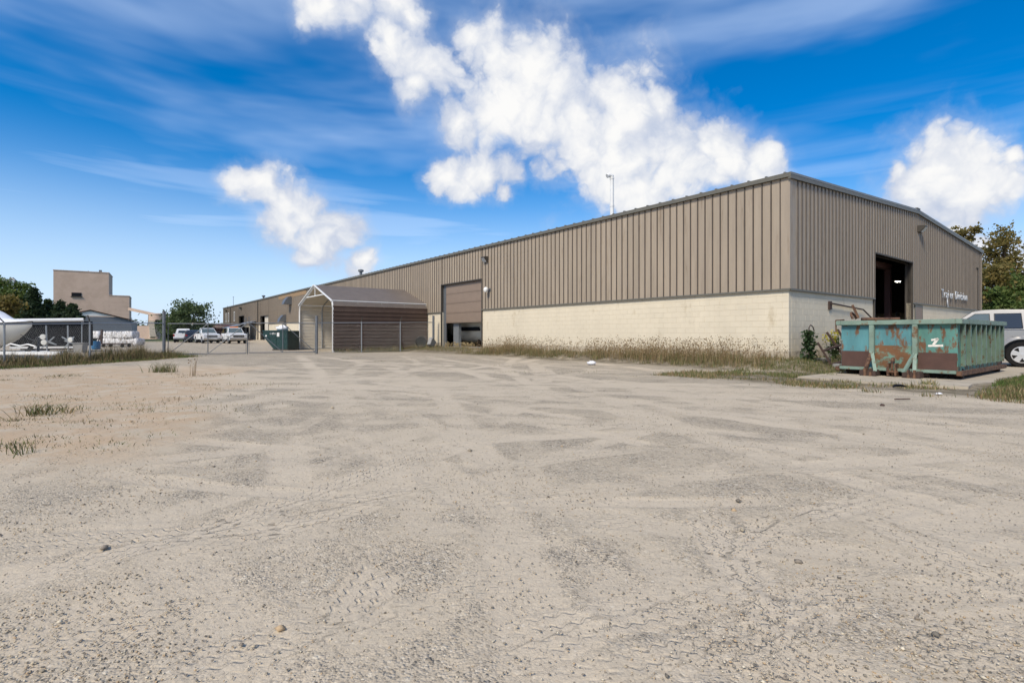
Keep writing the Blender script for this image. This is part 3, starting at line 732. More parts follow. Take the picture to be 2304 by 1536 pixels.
# --- inside: lamps, a sheet, a boat behind the half-raised door
mat("tube_lit", (.9, .9, .85), .4, emit=(1, .95, .8, 6))
for i, (v, u, z, lab) in enumerate(((21.0, 3.0, 4.35, 'lit twin-tube ceiling lamp seen through the gable doorway, the nearer one'), (20.2, 3.3, 4.55, 'tiny lit lamp left of the twin-tube lamp inside the gable doorway'))):
    t = thing('ceiling_lamp', lab, 'lamp', (*B(v, u), z), BANG)
    m = MB(); m.box(-.32*(1-.7*i), .32*(1-.7*i), -.12, .12, .03, .06); m.build('fixture', 'white_paint', t)
    m = MB(); m.tube([(-.2*(1-.7*i), -.07, 0), (.2*(1-.7*i), -.07, 0)], .018, 8); m.build('tube', 'tube_lit', t)
    m = MB(); m.tube([(-.2*(1-.7*i), .07, 0), (.2*(1-.7*i), .07, 0)], .018, 8); m.build('tube', 'tube_lit', t)
    m = MB(); m.tube([(0, 0, .08), (0, 0, roofz(v)-z-.05)], .01, 5); m.build('cord', 'trim_dark', t)
t = thing('metal_sheet', 'pale metal sheet standing upright inside the gable doorway', 'sheet', (*B(15.7, 1.5), ZS), BANG)
m = MB()
for i in range(6): m.prism([(-.3+i*.1, -.02), (-.27+i*.1, .02), (-.23+i*.1, .02), (-.2+i*.1, -.02)], 0, 2.0, 'z')
m.build('sheet', 'galv', t); m = MB(); m.box(-.32, .32, -.03, .03, 0, .06); m.build('foot_rail', 'galv_dark', t)
def hull(name, label, loc, rz, L, wd, hh, matn, stripe):
    t = thing(name, label, 'boat', loc, rz); n = 14; ns = 9; vs = []; fs = []
    for i in range(n+1):
        a = i/n; x = -L/2+L*a; k = max(0, (a-.45)/.55); w = wd/2*(1-k**2.2); top = hh*(1+.10*k*k); keel = hh*.0+hh*.95*k**2.6
        for j in range(ns):
            s = j/(ns-1)*2-1; q = abs(s)
            y = math.copysign(w*min(1, q*1.55)**.9*(.80+.2*q), s) if q > 0 else 0
            z = keel+(top-keel)*(0 if q == 0 else (q**1.6 if q < .6 else .44+(q-.6)/.4*.56))
            vs.append((x, y, z))
    for i in range(n):
        for j in range(ns-1): fs.append((i*ns+j, i*ns+j+1, (i+1)*ns+j+1, (i+1)*ns+j))
    m = MB(); m.add(vs, fs); m.add([vs[j] for j in range(ns)], [tuple(range(ns))]); m.build('hull', matn, t, smooth=50)
    m = MB()
    for side in (0, ns-1): m.tube([Vector(vs[i*ns+side])+Vector((0, 0, .02)) for i in range(n+1)], .045, 6)
    m.build('rub_rail', stripe, t)
    return t, vs, n, ns
t, *_ = hull('boat', 'grey boat hull stored behind the half-raised door', (*B(2.2, 22.6), ZS+.25), BANG+R(90), 7.0, 2.2, 1.45, 'hull_white', 'black_plastic')
m = MB(); m.box(-2.9, .3, 1.0, 1.12, .80, 1.05); m.build('stripe', 'black_sheet', t)
m = MB(); m.box(-2.0, -1.85, -.5, .5, -.25, .3); m.box(.6, .75, -.5, .5, -.25, .3); m.build('cradle', 'rust_dark', t)
# ------------------------------------------------------------------ carport
def carport():
    W_, Ln = 7.3, 6.6; EH, PK = 2.95, 4.38
    t = thing('carport', 'brown metal carport with open white-framed end built against the long wall', 'carport', (*B(-6.66, 24.5), 0), BANG)
    # local x along its length to the wall, y across
    def bow(off=0.0):
        pts = [(0-off, .0)]; pts.append((0-off, EH-.35))
        for k in range(1, 6):
            a = k/5*R(62); pts.append((0-off+.75*(1-math.cos(a))*.55, EH-.35+.75*math.sin(a)*.9))
        yk, zk = pts[-1]; pts.append((W_/2, PK+off)); 
        return pts
    left = bow(); full = left+[(W_-y, z) for y, z in left[-2::-1]]
    gz = lambda x: .0
    for i in range(5):
        x = .04+i*(Ln-.1)/4; m = MB(); m.tube([(x, y, z) for y, z in full], .038 if i else .06, 6)
        if i == 0: m.bar((x, 1.75, 3.70), (x, W_-1.75, 3.70), .06); m.bar((x, W_/2, 3.7), (x, W_/2, PK-.05), .05)
        m.build('frame_bow', 'white_paint' if i == 0 else 'galv', t)
    # sheets: roof and sides, one strip between neighbouring bow points, each ribbed lengthways
    sheets = [(1, 0.10, EH-.3)]
    def strip(y0, z0, y1, z1, name, mo, mi):
        """a sheet between two lines along x, with ribs along x, brown outside and cream inside"""
        d = Vector((0, y1-y0, z1-z0)); L = d.length; d.normalize(); nrm = Vector((0, -d.z, d.y)); 
        if nrm.y*(W_/2-(y0+y1)/2)+nrm.z*(1.5-(z0+z1)/2) > 0: nrm = -nrm
        m = MB(); prof = []; k = max(1, round(L/.23)); st = L/k
        for i in range(k): prof += [(i*st, 0), (i*st+st*.62, 0), (i*st+st*.74, .022), (i*st+st*.88, .022)]
        prof.append((L, 0)); n = len(prof)
        for off, mi_ in ((.055, 0), (.046, 1)):
            m.m = mi_
            m.add([(x, y0+d.y*a+nrm.y*(o+off), z0+d.z*a+nrm.z*(o+off)) for x in (0, Ln) for a, o in prof], [(i, i+1, n+i+1, n+i) for i in range(n-1)])
        return m.build(name, [mo, mi], t)
    # side walls split into three-foot sheets
    for y in (0, W_):
        for a, b in ((.06, .95), (.95, 1.85), (1.85, EH-.35)): strip(y, a, y, b, 'side_panel', 'carport_brown', 'cream_sheet')
    for half in (left, [(W_-y, z) for y, z in left]):
        strip(*half[1], *half[3], 'eave_panel', 'carport_brown', 'cream_sheet'); strip(*half[3], *half[6], 'eave_panel', 'carport_brown_skylit', 'cream_sheet')
        (ya, za), (yb, zb) = half[6], half[7]
        for k in range(3): strip(ya+(yb-ya)*k/3, za+(zb-za)*k/3, ya+(yb-ya)*(k+1)/3, za+(zb-za)*(k+1)/3, 'roof_panel', 'carport_brown_skylit', 'cream_sheet')
        sgn = -1 if half is left else 1
        m = MB(); m.bar((-.03, half[6][0]+sgn*.08, half[6][1]+.02), (Ln, half[6][0]+sgn*.08, half[6][1]+.02), .05, .06); m.build('eave_trim', 'white_paint', t)
        m = MB()
        for p, q in zip(half[5:7], half[6:8]): m.bar((-.035, p[0]+sgn*.05, p[1]+.05), (-.035, q[0]+(sgn*.05 if q is not half[7] else 0), q[1]+.06), .05, .11, (1, 0, 0))
        m.build('end_trim', 'white_paint', t)
    m = MB(); m.box(-.03, Ln, -.03, .05, 0, .06); m.box(-.03, Ln, W_-.05, W_+.03, 0, .06); m.build('base_rail', 'galv', t)
    return t
carport()
q = B(-5.4, 28.8)
t = thing('notice_board', 'white square board hanging inside the open carport', 'board', (*B(-3.2, 27.0), 1.28), BANG)
m = MB(); m.box(-.02, .0, -.32, .32, -.22, .24); m.build('panel', 'white_paint', t); m = MB(); m.box(0.0, .06, -.04, .04, -1.28, .3); m.build('post', 'galv', t)
for i, (v, u, sx, sy, h, mt, lab) in enumerate(((-4.3, 27.0, .55, 1.1, .72, 'concrete', 'low pale block of concrete just inside the carport mouth'), (-2.7, 26.0, .8, .9, .95, 'wood', 'brownish crate at the back inside the carport'))):
    t = thing('storage_crate' if i else 'concrete_bin', lab, 'crate' if i else 'bin', (*B(v, u), 0), BANG)
    m = MB(); m.box(-sx, sx, -sy, sy, .08, h); m.build('body', mt, t, bevel=.03); m = MB(); m.box(-sx-.03, sx+.03, -sy-.03, sy+.03, h, h+.07); m.build('rim', 'concrete' if i == 0 else 'wood_dark', t)
    m = MB(); m.box(-sx, -sx+.15, -sy, sy, 0, .08); m.box(sx-.15, sx, -sy, sy, 0, .08); m.build('skid', 'wood_dark', t)
# ------------------------------------------------------------------ chain-link fences and gate
def mesh_panel(m, a, b, z0, z1, cell=.075, r=.0013):
    """woven wire between two points: zigzag wires as thin three-sided tubes"""
    a, b = Vector(a), Vector(b); d = b-a; L = d.length; d.normalize(); n = int(L/cell); k = int((z1-z0)/(cell/1.0))
    nr = Vector((-d.y, d.x, 0))
    tri = [Vector((0, 0, 1))*r+nr*0, -Vector((0, 0, 1))*r*.5+nr*r, -Vector((0, 0, 1))*r*.5-nr*r]
    for i in range(n):
        for ph in (0,):
            pts = []
            for j in range(k+1):
                s = (i+.5*((j+i*0) % 2)*1.0+.25)*cell if True else 0
                pts.append(a+d*min(s, L)+Vector((0, 0, z0+(z1-z0)*j/k)))
            pts2 = []
            for j in range(k+1):
                s = (i+1-.5*(j % 2)+.25)*cell; pts2.append(a+d*min(s, L)+nr*.004+Vector((0, 0, z0+(z1-z0)*j/k)))
            for P in (pts, pts2):
                o = len(m.v)
                for j, p in enumerate(P): m.v += [tuple(p+q) for q in tri]
                for j in range(k):
                    for e in range(3): m.f.append([o+j*3+e, o+j*3+(e+1) % 3, o+j*3+3+(e+1) % 3, o+j*3+3+e]); m.mi.append(0)
def fence(name, label, pts, rails, arms, tall=None, ext=.0):
    t = thing(name, label, 'fence', (pts[0][0], pts[0][1], 0)); o = Vector((pts[0][0], pts[0][1], 0)); P = [Vector((p[0], p[1], 0))-o for p in pts]
    gz = [H(p[0], p[1]) for p in pts]
    for i, p in enumerate(P):
        m = MB(); top = rails[i]+.06
        if tall and i in tall: m.tube([p+Vector((0, 0, gz[i]-.1)), p+Vector((0, 0, tall[i]))], .075, 12)
        else: m.tube([p+Vector((0, 0, gz[i]-.1)), p+Vector((0, 0, top))], .034, 10)
        post = m.build('post', 'galv_dark' if tall and i in tall else 'galv', t)
        if arms.get(i): 
            ax = arms[i]; m = MB(); m.bar(p+Vector((0, 0, top)), p+Vector((ax[0], ax[1], top+.30)), .035); m.build('barb_arm', 'trim_dark' if name == 'chain_link_fence' else 'galv', post)
    mm = MB()
    for i in range(len(P)-1):
        a, b = P[i], P[i+1]; m = MB(); m.tube([a+Vector((0, 0, rails[i])), b+Vector((0, 0, rails[i+1]))], .023, 8); m.build('top_rail', 'galv', t)
        L = (b-a).length; mesh_panel(mm, (a.x, a.y, 0), (b.x, b.y, 0), max(gz[i], gz[i+1])+.03, min(rails[i], rails[i+1])-.005)
        m = MB(); m.tube([a+Vector((0, 0, gz[i]+.06)), b+Vector((0, 0, gz[i+1]+.06))], .006, 5); m.build('tension_wire', 'galv', t)
    kind(mm.build('wire_mesh', 'galv', t), 'stuff')
    return t
fence('chain_link_fence', 'chain-link fence with barb arms left of the gate in front of the boat', FP[1:], [1.68, 1.57, 1.48, 1.4], {1: (-.05, -.05), 2: (-.22, -.1), 3: (-.2, -.1)}, tall={0: 2.3})
e = B(-.5, 22.8)
ft = [0, .347, .682, 1]; R0 = Vector((-11.1, 29.5)); R1 = Vector((e.x, e.y))
rp = [tuple(R0+(R1-R0)*k) for k in ft]
fence('chain_link_fence', 'chain-link fence standing before the brown carport side', rp, [1.75, 1.80, 1.85, 1.90], {1: (.06, -.05), 2: (.12, -.05)}, tall={0: 2.15, 3: 2.35})
def gate(name, label, a, b, flip, z0, z1):
    a, b = Vector((*a, 0)), Vector((*b, 0)); t = thing(name, label, 'gate', (a.x, a.y, 0)); d = b-a; L = d.length; d.normalize(); Z = Vector((0, 0, 1))
    P = lambda s, z: d*s+Z*z
    m = MB(); m.tube([P(0, z0), P(0, z1), P(L, z1), P(L, z0), P(0, z0)], .028, 8); m.build('frame', 'galv_dark', t)
    mid = L*.5; m = MB(); m.tube([P(mid, z0), P(mid, z1)], .024, 8); m.build('mid_bar', 'galv_dark', t)
    for s0, s1 in (((0, mid), (mid, L)) if not flip else ((mid, 0), (L, mid))):
        m = MB(); m.tube([P(s0, z0), P(s1, z1)], .02, 8); m.build('brace', 'galv_dark', t)
    mm = MB(); mesh_panel(mm, (0, 0, 0), tuple(d*L), z0+.02, z1-.02); kind(mm.build('wire_mesh', 'galv', t), 'stuff')
    # the upright carrying wires above the free edge
    e_ = L; m = MB(); m.tube([P(e_, z1), P(e_, z1+.35)], .02, 6)
    for k in range(3): m.tube([P(e_-.02, z1+.1+k*.1), P(e_-.16, z1+.12+k*.1)], .008, 4)
    m.build('barb_upright', 'galv_dark', t)
    m = MB(); m.tube([P(e_+.06, .02), P(e_+.06, 1.2)], .014, 6); m.build('drop_rod', 'galv_dark', t)
g0, g1 = Vector(FP[1]), Vector(FP[0]); gd = (g1-g0)
gate('gate_leaf', 'left leaf of the chain-link double gate, in front of the white pickups', tuple(g0+gd*.025), tuple(g0+gd*.515), False, .07, 1.66)
gate('gate_leaf', 'right leaf of the chain-link double gate, in front of the green waste container', tuple(g0+gd*.99), tuple(g0+gd*.535), False, .10, 1.72)
# ------------------------------------------------------------------ pickups
def arch(cx, cz, r, n=10, a0=180, a1=0):
    return [(cx+r*math.cos(R(a0+(a1-a0)*i/n)), cz+r*math.sin(R(a0+(a1-a0)*i/n))) for i in range(n+1)]
def wheel(t, x, y, r, side, rim):
    m = MB(); w = .13; m.lathe([(-w, r*.62), (-w, r*.93), (-w*.75, r), (w*.75, r), (w, r*.93), (w, r*.62)], (x, y, r), 'y', 28); wl = m.build('wheel', 'rubber', t, smooth=35)
    s = side; yo = y+s*w*.8
    m = MB(); m.lathe([(0, r*.64), (s*.03, r*.64), (s*.03, r*.58), (-s*.05, r*.54), (-s*.06, .02)], (x, yo, r), 'y', 24, (0, 1)); m.build('rim', rim if rim != 'alloy' else 'trim_dark', wl, smooth=30)
    m = MB()
    for k in range(5):
        a = 2*math.pi*k/5+.3; c, sn = math.cos(a), math.sin(a); px, pz = -sn, c
        w0, w1 = .055, .085
        P = lambda rr, ww, yy: (x+c*rr+px*ww, yo+s*yy, r+sn*rr+pz*ww)
        m.add([P(.03, -w0, .034), P(.03, w0, .034), P(r*.61, w1, .03), P(r*.61, -w1, .03), P(.03, -w0, -.03), P(.03, w0, -.03), P(r*.6, w1, -.03), P(r*.6, -w1, -.03)], [(0, 1, 2, 3), (4, 7, 6, 5), (0, 4, 5, 1), (1, 5, 6, 2), (2, 6, 7, 3), (3, 7, 4, 0)])
    m.lathe([(0, .075), (s*.035, .06), (s*.04, .01)], (x, yo, r), 'y', 14)
    m.lathe([(0, r*.66), (s*.03, r*.655), (s*.032, r*.60), (0, r*.60)], (x, yo, r), 'y', 28, (0, 0))
    m.build('spokes', 'alloy' if rim == 'alloy' else 'galv', wl, smooth=30)
def pickup(name, label, loc, rz, paint, crew=False, extra=None, group=None, rim='alloy', cat='pickup'):
    """front toward +x"""
    t = thing(name, label, cat, loc, rz, group)
    hw = .96; cb = -1.35 if crew else -.62; r = .40; fx, rx = 1.78, -1.78; sill, belt = .50, 1.20; ar = .50
    def hwz(z): return hw-.03*max(0, (.75-z)/.3)**2-.05*max(0, (z-1.0)/.2)**2
    fr = [(cb+.01, sill), (cb+.01, belt)]+[(1.02, belt+.02), (1.7, belt-.01), (2.35, belt-.07), (2.62, belt-.16), (2.72, .95), (2.74, .62), (2.66, .45), (2.40, .40)]
    fr += [p for p in arch(fx, r, ar, 12, 5, 175)]+[(1.2, sill-.06)]
    m = MB(); m.prism(fr, -hw, hw, 'y', hwz); m.build('body', paint, t, smooth=30, bevel=.03)
    sidep = [(cb-.01, sill-.04), (rx+ar*1.0, sill-.06)]+arch(rx, r, ar, 12, 5, 175)+[(rx-ar-.05, sill), (-2.72, .58), (-2.74, belt), (cb-.01, belt)]
    bed = MB(); 
    for s in (-1, 1): bed.prism(sidep, s*(hw-.09), s*hw, 'y')
    bed.box(-2.74, -2.68, -hw+.09, hw-.09, .62, belt); bed.box(-2.68, cb-.01, -hw+.09, hw-.09, .68, .74); bed.box(cb-.05, cb-.01, -hw+.09, hw-.09, .7, belt)
    bed = bed.build('bed', paint, t, bevel=.015)
    # cabin
    ct = 1.90
    def cw(z): return hw-.055-.20*max(0, (z-belt)/(ct-belt))**1.3
    wb = (1.10, belt+.02); wt = (.30, ct-.05)
    cab = [(cb, belt-.02), (cb+.04, ct-.22), (cb+.14, ct-.04), (cb+.4, ct), (.0, ct), wt, wb]
    m = MB(); m.prism(cab, -hw, hw, 'y', cw); cabo = m.build('cab', paint, t, smooth=35, bevel=.035)
    def side_glass(x0, x1, slant, tag_):
        for s in (-1, 1):
            zb, zt = belt+.07, ct-.13; pts = [(x0, zb), (x1+slant, zb), (x1, zt), (x0+.05, zt)]
            g = MB(); g.add([(x, s*(cw(z)+.006), z) for x, z in pts], [(0, 1, 2, 3)]); g.build('side_window', tag_, cabo)
    if crew: side_glass(cb+.12, -.42, 0, 'glass_dark'); side_glass(-.26, .28, .52, 'glass_tint')
    else: side_glass(cb+.10, .26, .54, 'glass_tint')
    nx, nz = (wb[1]-wt[1]), (wt[0]-wb[0]); nl = math.hypot(nx, nz); nx, nz = -nx/nl*.008*-1, -nz/nl*.008*-1
    a = Vector((wb[0]-.08, 0, wb[1]+.07)); b = Vector((wt[0]+.04, 0, wt[1]-.035)); off = Vector((wt[1]-wb[1], 0, wb[0]-wt[0])).normalized()*.012
    g = MB(); g.add([a+off+Vector((0, -cw(a.z)+.10, 0)), a+off+Vector((0, cw(a.z)-.10, 0)), b+off+Vector((0, cw(b.z)-.08, 0)), b+off+Vector((0, -cw(b.z)+.08, 0))], [(0, 1, 2, 3)]); g.build('windscreen', 'glass_tint', cabo)
    g = MB(); g.add([(cb-.006, -.6, belt+.1), (cb-.006, .6, belt+.1), (cb+.028, .52, ct-.26), (cb+.028, -.52, ct-.26)], [(0, 1, 2, 3)]); g.build('rear_window', 'glass_dark', cabo)
    seams = [cb+.04, (-.34 if crew else None), .98]
    for s in (-1, 1):
        for x in seams:
            if x is None: continue
            g = MB(); g.box(x, x+.012, s*(hw-.004), s*(hw+.0025), sill+.05, 1.05); g.build('door_seam', 'trim_dark', t)
        for x in ([cb+.2, -.18] if crew else [cb+.2]):
            g = MB(); g.box(x, x+.2, s*hw-.01, s*hw+.03, 1.02, 1.06); g.build('door_handle', paint, t)
        g = MB(); g.box(.72, .92, s*(hw+.02)-.02, s*(hw+.22), belt+.02, belt+.24); g.build('mirror', 'black_plastic' if not crew else 'truck_white', t, bevel=.03)
        g = MB(); g.box(2.56, 2.735, s*.60 if s > 0 else -.93, s*.93 if s > 0 else -.60, .88, 1.04); g.build('headlight', 'lens', t, bevel=.02)
        g = MB(); g.box(-2.755, -2.62, s*.80 if s > 0 else -.967, s*.967 if s > 0 else -.80, .82, 1.12); g.build('tail_light', 'lamp_red', t, bevel=.01)
        g = MB(); P = arch(fx, r, ar+.035, 14, 2, 178); Q = arch(fx, r, ar-.01, 14, 2, 178)
        g.add([(x, s*(hw+.012), z) for x, z in P]+[(x, s*(hw+.012), z) for x, z in Q]+[(x, s*(hw-.12), z) for x, z in Q], [(i, i+1, 15+i+1, 15+i) for i in range(14)]+[(15+i, 16+i, 31+i, 30+i) for i in range(14)]); g.build('wheel_arch', paint, t, smooth=30)
    g = MB(); g.box(2.6, 2.75, -.58, .58, .72, 1.03); g.build('grille', 'black_plastic', t, bevel=.02)
    g = MB(); g.box(2.74, 2.765, -.60, .60, .86, .90); g.build('grille_bar', 'chrome', t)
    g = MB(); g.box(2.62, 2.86, -.92, .92, .48, .68); g.build('front_bumper', 'chrome' if paint == 'truck_white' else paint, t, bevel=.04)
    g = MB(); g.box(-2.88, -2.72, -.88, .88, .50, .66); g.build('rear_bumper', 'chrome', t, bevel=.03)
    g = MB(); g.box(-2.5, 2.4, -.55, .55, .34, .52); g.build('chassis', 'trim_dark', t)
    g = MB(); g.box(fx-.46, fx+.46, -.80, .80, .42, .86); g.box(rx-.46, rx+.46, -.80, .80, .42, .66); g.build('wheel_wells', 'black_plastic', t)
    for x in (fx, rx):
        for s in (-1, 1): wheel(t, x, s*(hw-.13), r, s, rim)
    if extra: extra(t, cw, ct)
    return t
def beacon(t, cw, ct):
    m = MB(); m.box(-.25, .05, -.45, .45, ct, ct+.13); m.build('beacon', 'amber', t, bevel=.03)
def on(px, Y): return P3((at(px, Y), Y))
pickup('pickup_truck', 'white pickup with an orange beacon on its roof, right of its twin', on(527, 63), R(-52), 'truck_white', extra=beacon, rim='galv')
pickup('pickup_truck', 'white pickup without a beacon, next left of the one with the orange beacon', on(466, 66), R(-48), 'truck_white', rim='galv')
pickup('pickup_truck', 'white pickup seen from its tailgate at the left of the parked vehicles', on(413, 72), R(118), 'truck_white', rim='galv')
def suv(name, label, loc, rz, paint, ht=1.68, rim='galv', rf=.36):
    """front toward +x"""
    t = thing(name, label, 'car', loc, rz); k = ht/1.68; hw = .95; be = 1.08*k; rt = ht
    pr = [(-2.38, .42), (-2.42, .9*k), (-2.34, be), (.40, be), (1.9, .99*k), (2.3, .88*k), (2.42, .7*k), (2.42, .42)]+arch(1.5, rf, rf+.10, 10, 0, 180)+arch(-1.5, rf, rf+.10, 10, 0, 180)
    m = MB(); m.prism(pr, -hw, hw, 'y', lambda z: hw-.05*max(0, (z-.85*k)/.25)**2-.03*max(0, (.6-z)/.2)); m.build('body', paint, t, smooth=30, bevel=.035)
    cw = lambda z: hw-.05-.17*max(0, (z-be)/(rt-be))**1.2
    cab = [(-2.36, be-.03), (-2.30, be+.2), (-2.12, rt-.12), (-1.9, rt-.03), (-1.0, rt), (-.6, rt-.01), (-.32, rt-.05), (.50, be-.02)]
    m = MB(); m.prism(cab, -hw, hw, 'y', cw); cab_o = m.build('cab', paint, t, smooth=35, bevel=.035)
    zb, zt = be+.05, rt-.14
    for s in (-1, 1):
        for pts, mt in ((((-.74, zb), (.26, zb), (-.36, zt), (-.72, zt)), 'glass_tint'), (((-1.52, zb), (-.86, zb), (-.84, zt), (-1.48, zt)), 'glass_dark'), (((-2.2, zb+.04), (-1.62, zb), (-1.58, zt), (-2.06, zt)), 'glass_dark')):
            g = MB(); g.add([(x, s*(cw(z)+.006), z) for x, z in pts], [(0, 1, 2, 3)]); g.build('side_window', mt, cab_o)
            g = MB(); q = [Vector((x, s*(cw(z)+.008), z)) for x, z in pts]
            for a, b in zip(q, q[1:]+q[:1]): g.bar(a, b, .022, .01)
            g.build('window_seal', 'black_plastic', cab_o)
        for x in (-.80, -1.56, .40):
            g = MB(); g.box(x, x+.012, s*(hw-.004), s*(hw+.0025), .52, .86*k); g.build('door_seam', 'trim_dark', t)
        for x in (-.72, -1.46): g = MB(); g.box(x, x+.2, s*hw-.03, s*hw+.02, .86*k, .90*k); g.build('door_handle', paint, t, bevel=.01)
        for x in (1.5, -1.5):
            wheel(t, x, s*(hw-.12), rf, s, rim)
            P = arch(x, rf, rf+.22, 16, -4, 184); Q = arch(x, rf, rf+.09, 16, -4, 184); g = MB()
            g.add([(a_, s*(hw-.01), c_) for a_, c_ in P]+[(a_+(x-a_)*.15, s*(hw+.045), c_) for a_, c_ in arch(x, rf, rf+.17, 16, -4, 184)]+[(a_, s*(hw+.05), c_) for a_, c_ in Q]+[(a_, s*(hw-.1), c_) for a_, c_ in Q], [(r_*17+i, r_*17+i+1, (r_+1)*17+i+1, (r_+1)*17+i) for r_ in range(3) for i in range(16)]); g.build('wheel_arch', paint, t, smooth=40)
        g = MB(); g.box(.10, .26, s*(hw+.0) if s > 0 else -hw-.2, s*(hw+.2) if s > 0 else -hw, be+.04, be+.20); g.build('mirror', paint, t, bevel=.03)
        g = MB(); g.box(-2.44, -2.3, s*.66 if s > 0 else -.93, s*.93 if s > 0 else -.66, .86*k, 1.06*k); g.build('tail_light', 'lamp_red', t)
        g = MB(); g.box(2.2, 2.44, s*.6 if s > 0 else -.9, s*.9 if s > 0 else -.6, .70*k, .84*k); g.build('headlight', 'lens', t)
    g = MB(); g.add([(-2.375, -.72, be+.04), (-2.375, .72, be+.04), (-2.16, .62, rt-.16), (-2.16, -.62, rt-.16)], [(0, 1, 2, 3)]); g.build('rear_window', 'glass_dark', t)
    a = Vector((.45, 0, be+.03)); b = Vector((-.30, 0, rt-.07)); o_ = Vector((rt-be, 0, .8)).normalized()*.015
    g = MB(); g.add([a+o_+Vector((0, -.76, 0)), a+o_+Vector((0, .76, 0)), b+o_+Vector((0, .66, 0)), b+o_+Vector((0, -.66, 0))], [(0, 1, 2, 3)]); g.build('windscreen', 'glass_tint', t)
    g = MB(); g.box(-2.3, 2.3, -.6, .6, .28, .5); g.box(1.1, 1.9, -.8, .8, .4, .8*k); g.box(-1.9, -1.1, -.8, .8, .4, .8*k); g.build('underbody', 'black_plastic', t)
    return t
suv('parked_car', 'dark blue car parked between the white pickups', on(432, 71), R(125), 'truck_dark')
suv('parked_car', 'silver car with bulging wheel arches cut by the right frame edge', (16.04, 18.52, .03), R(138), 'truck_silver', 1.9, 'alloy', .41)
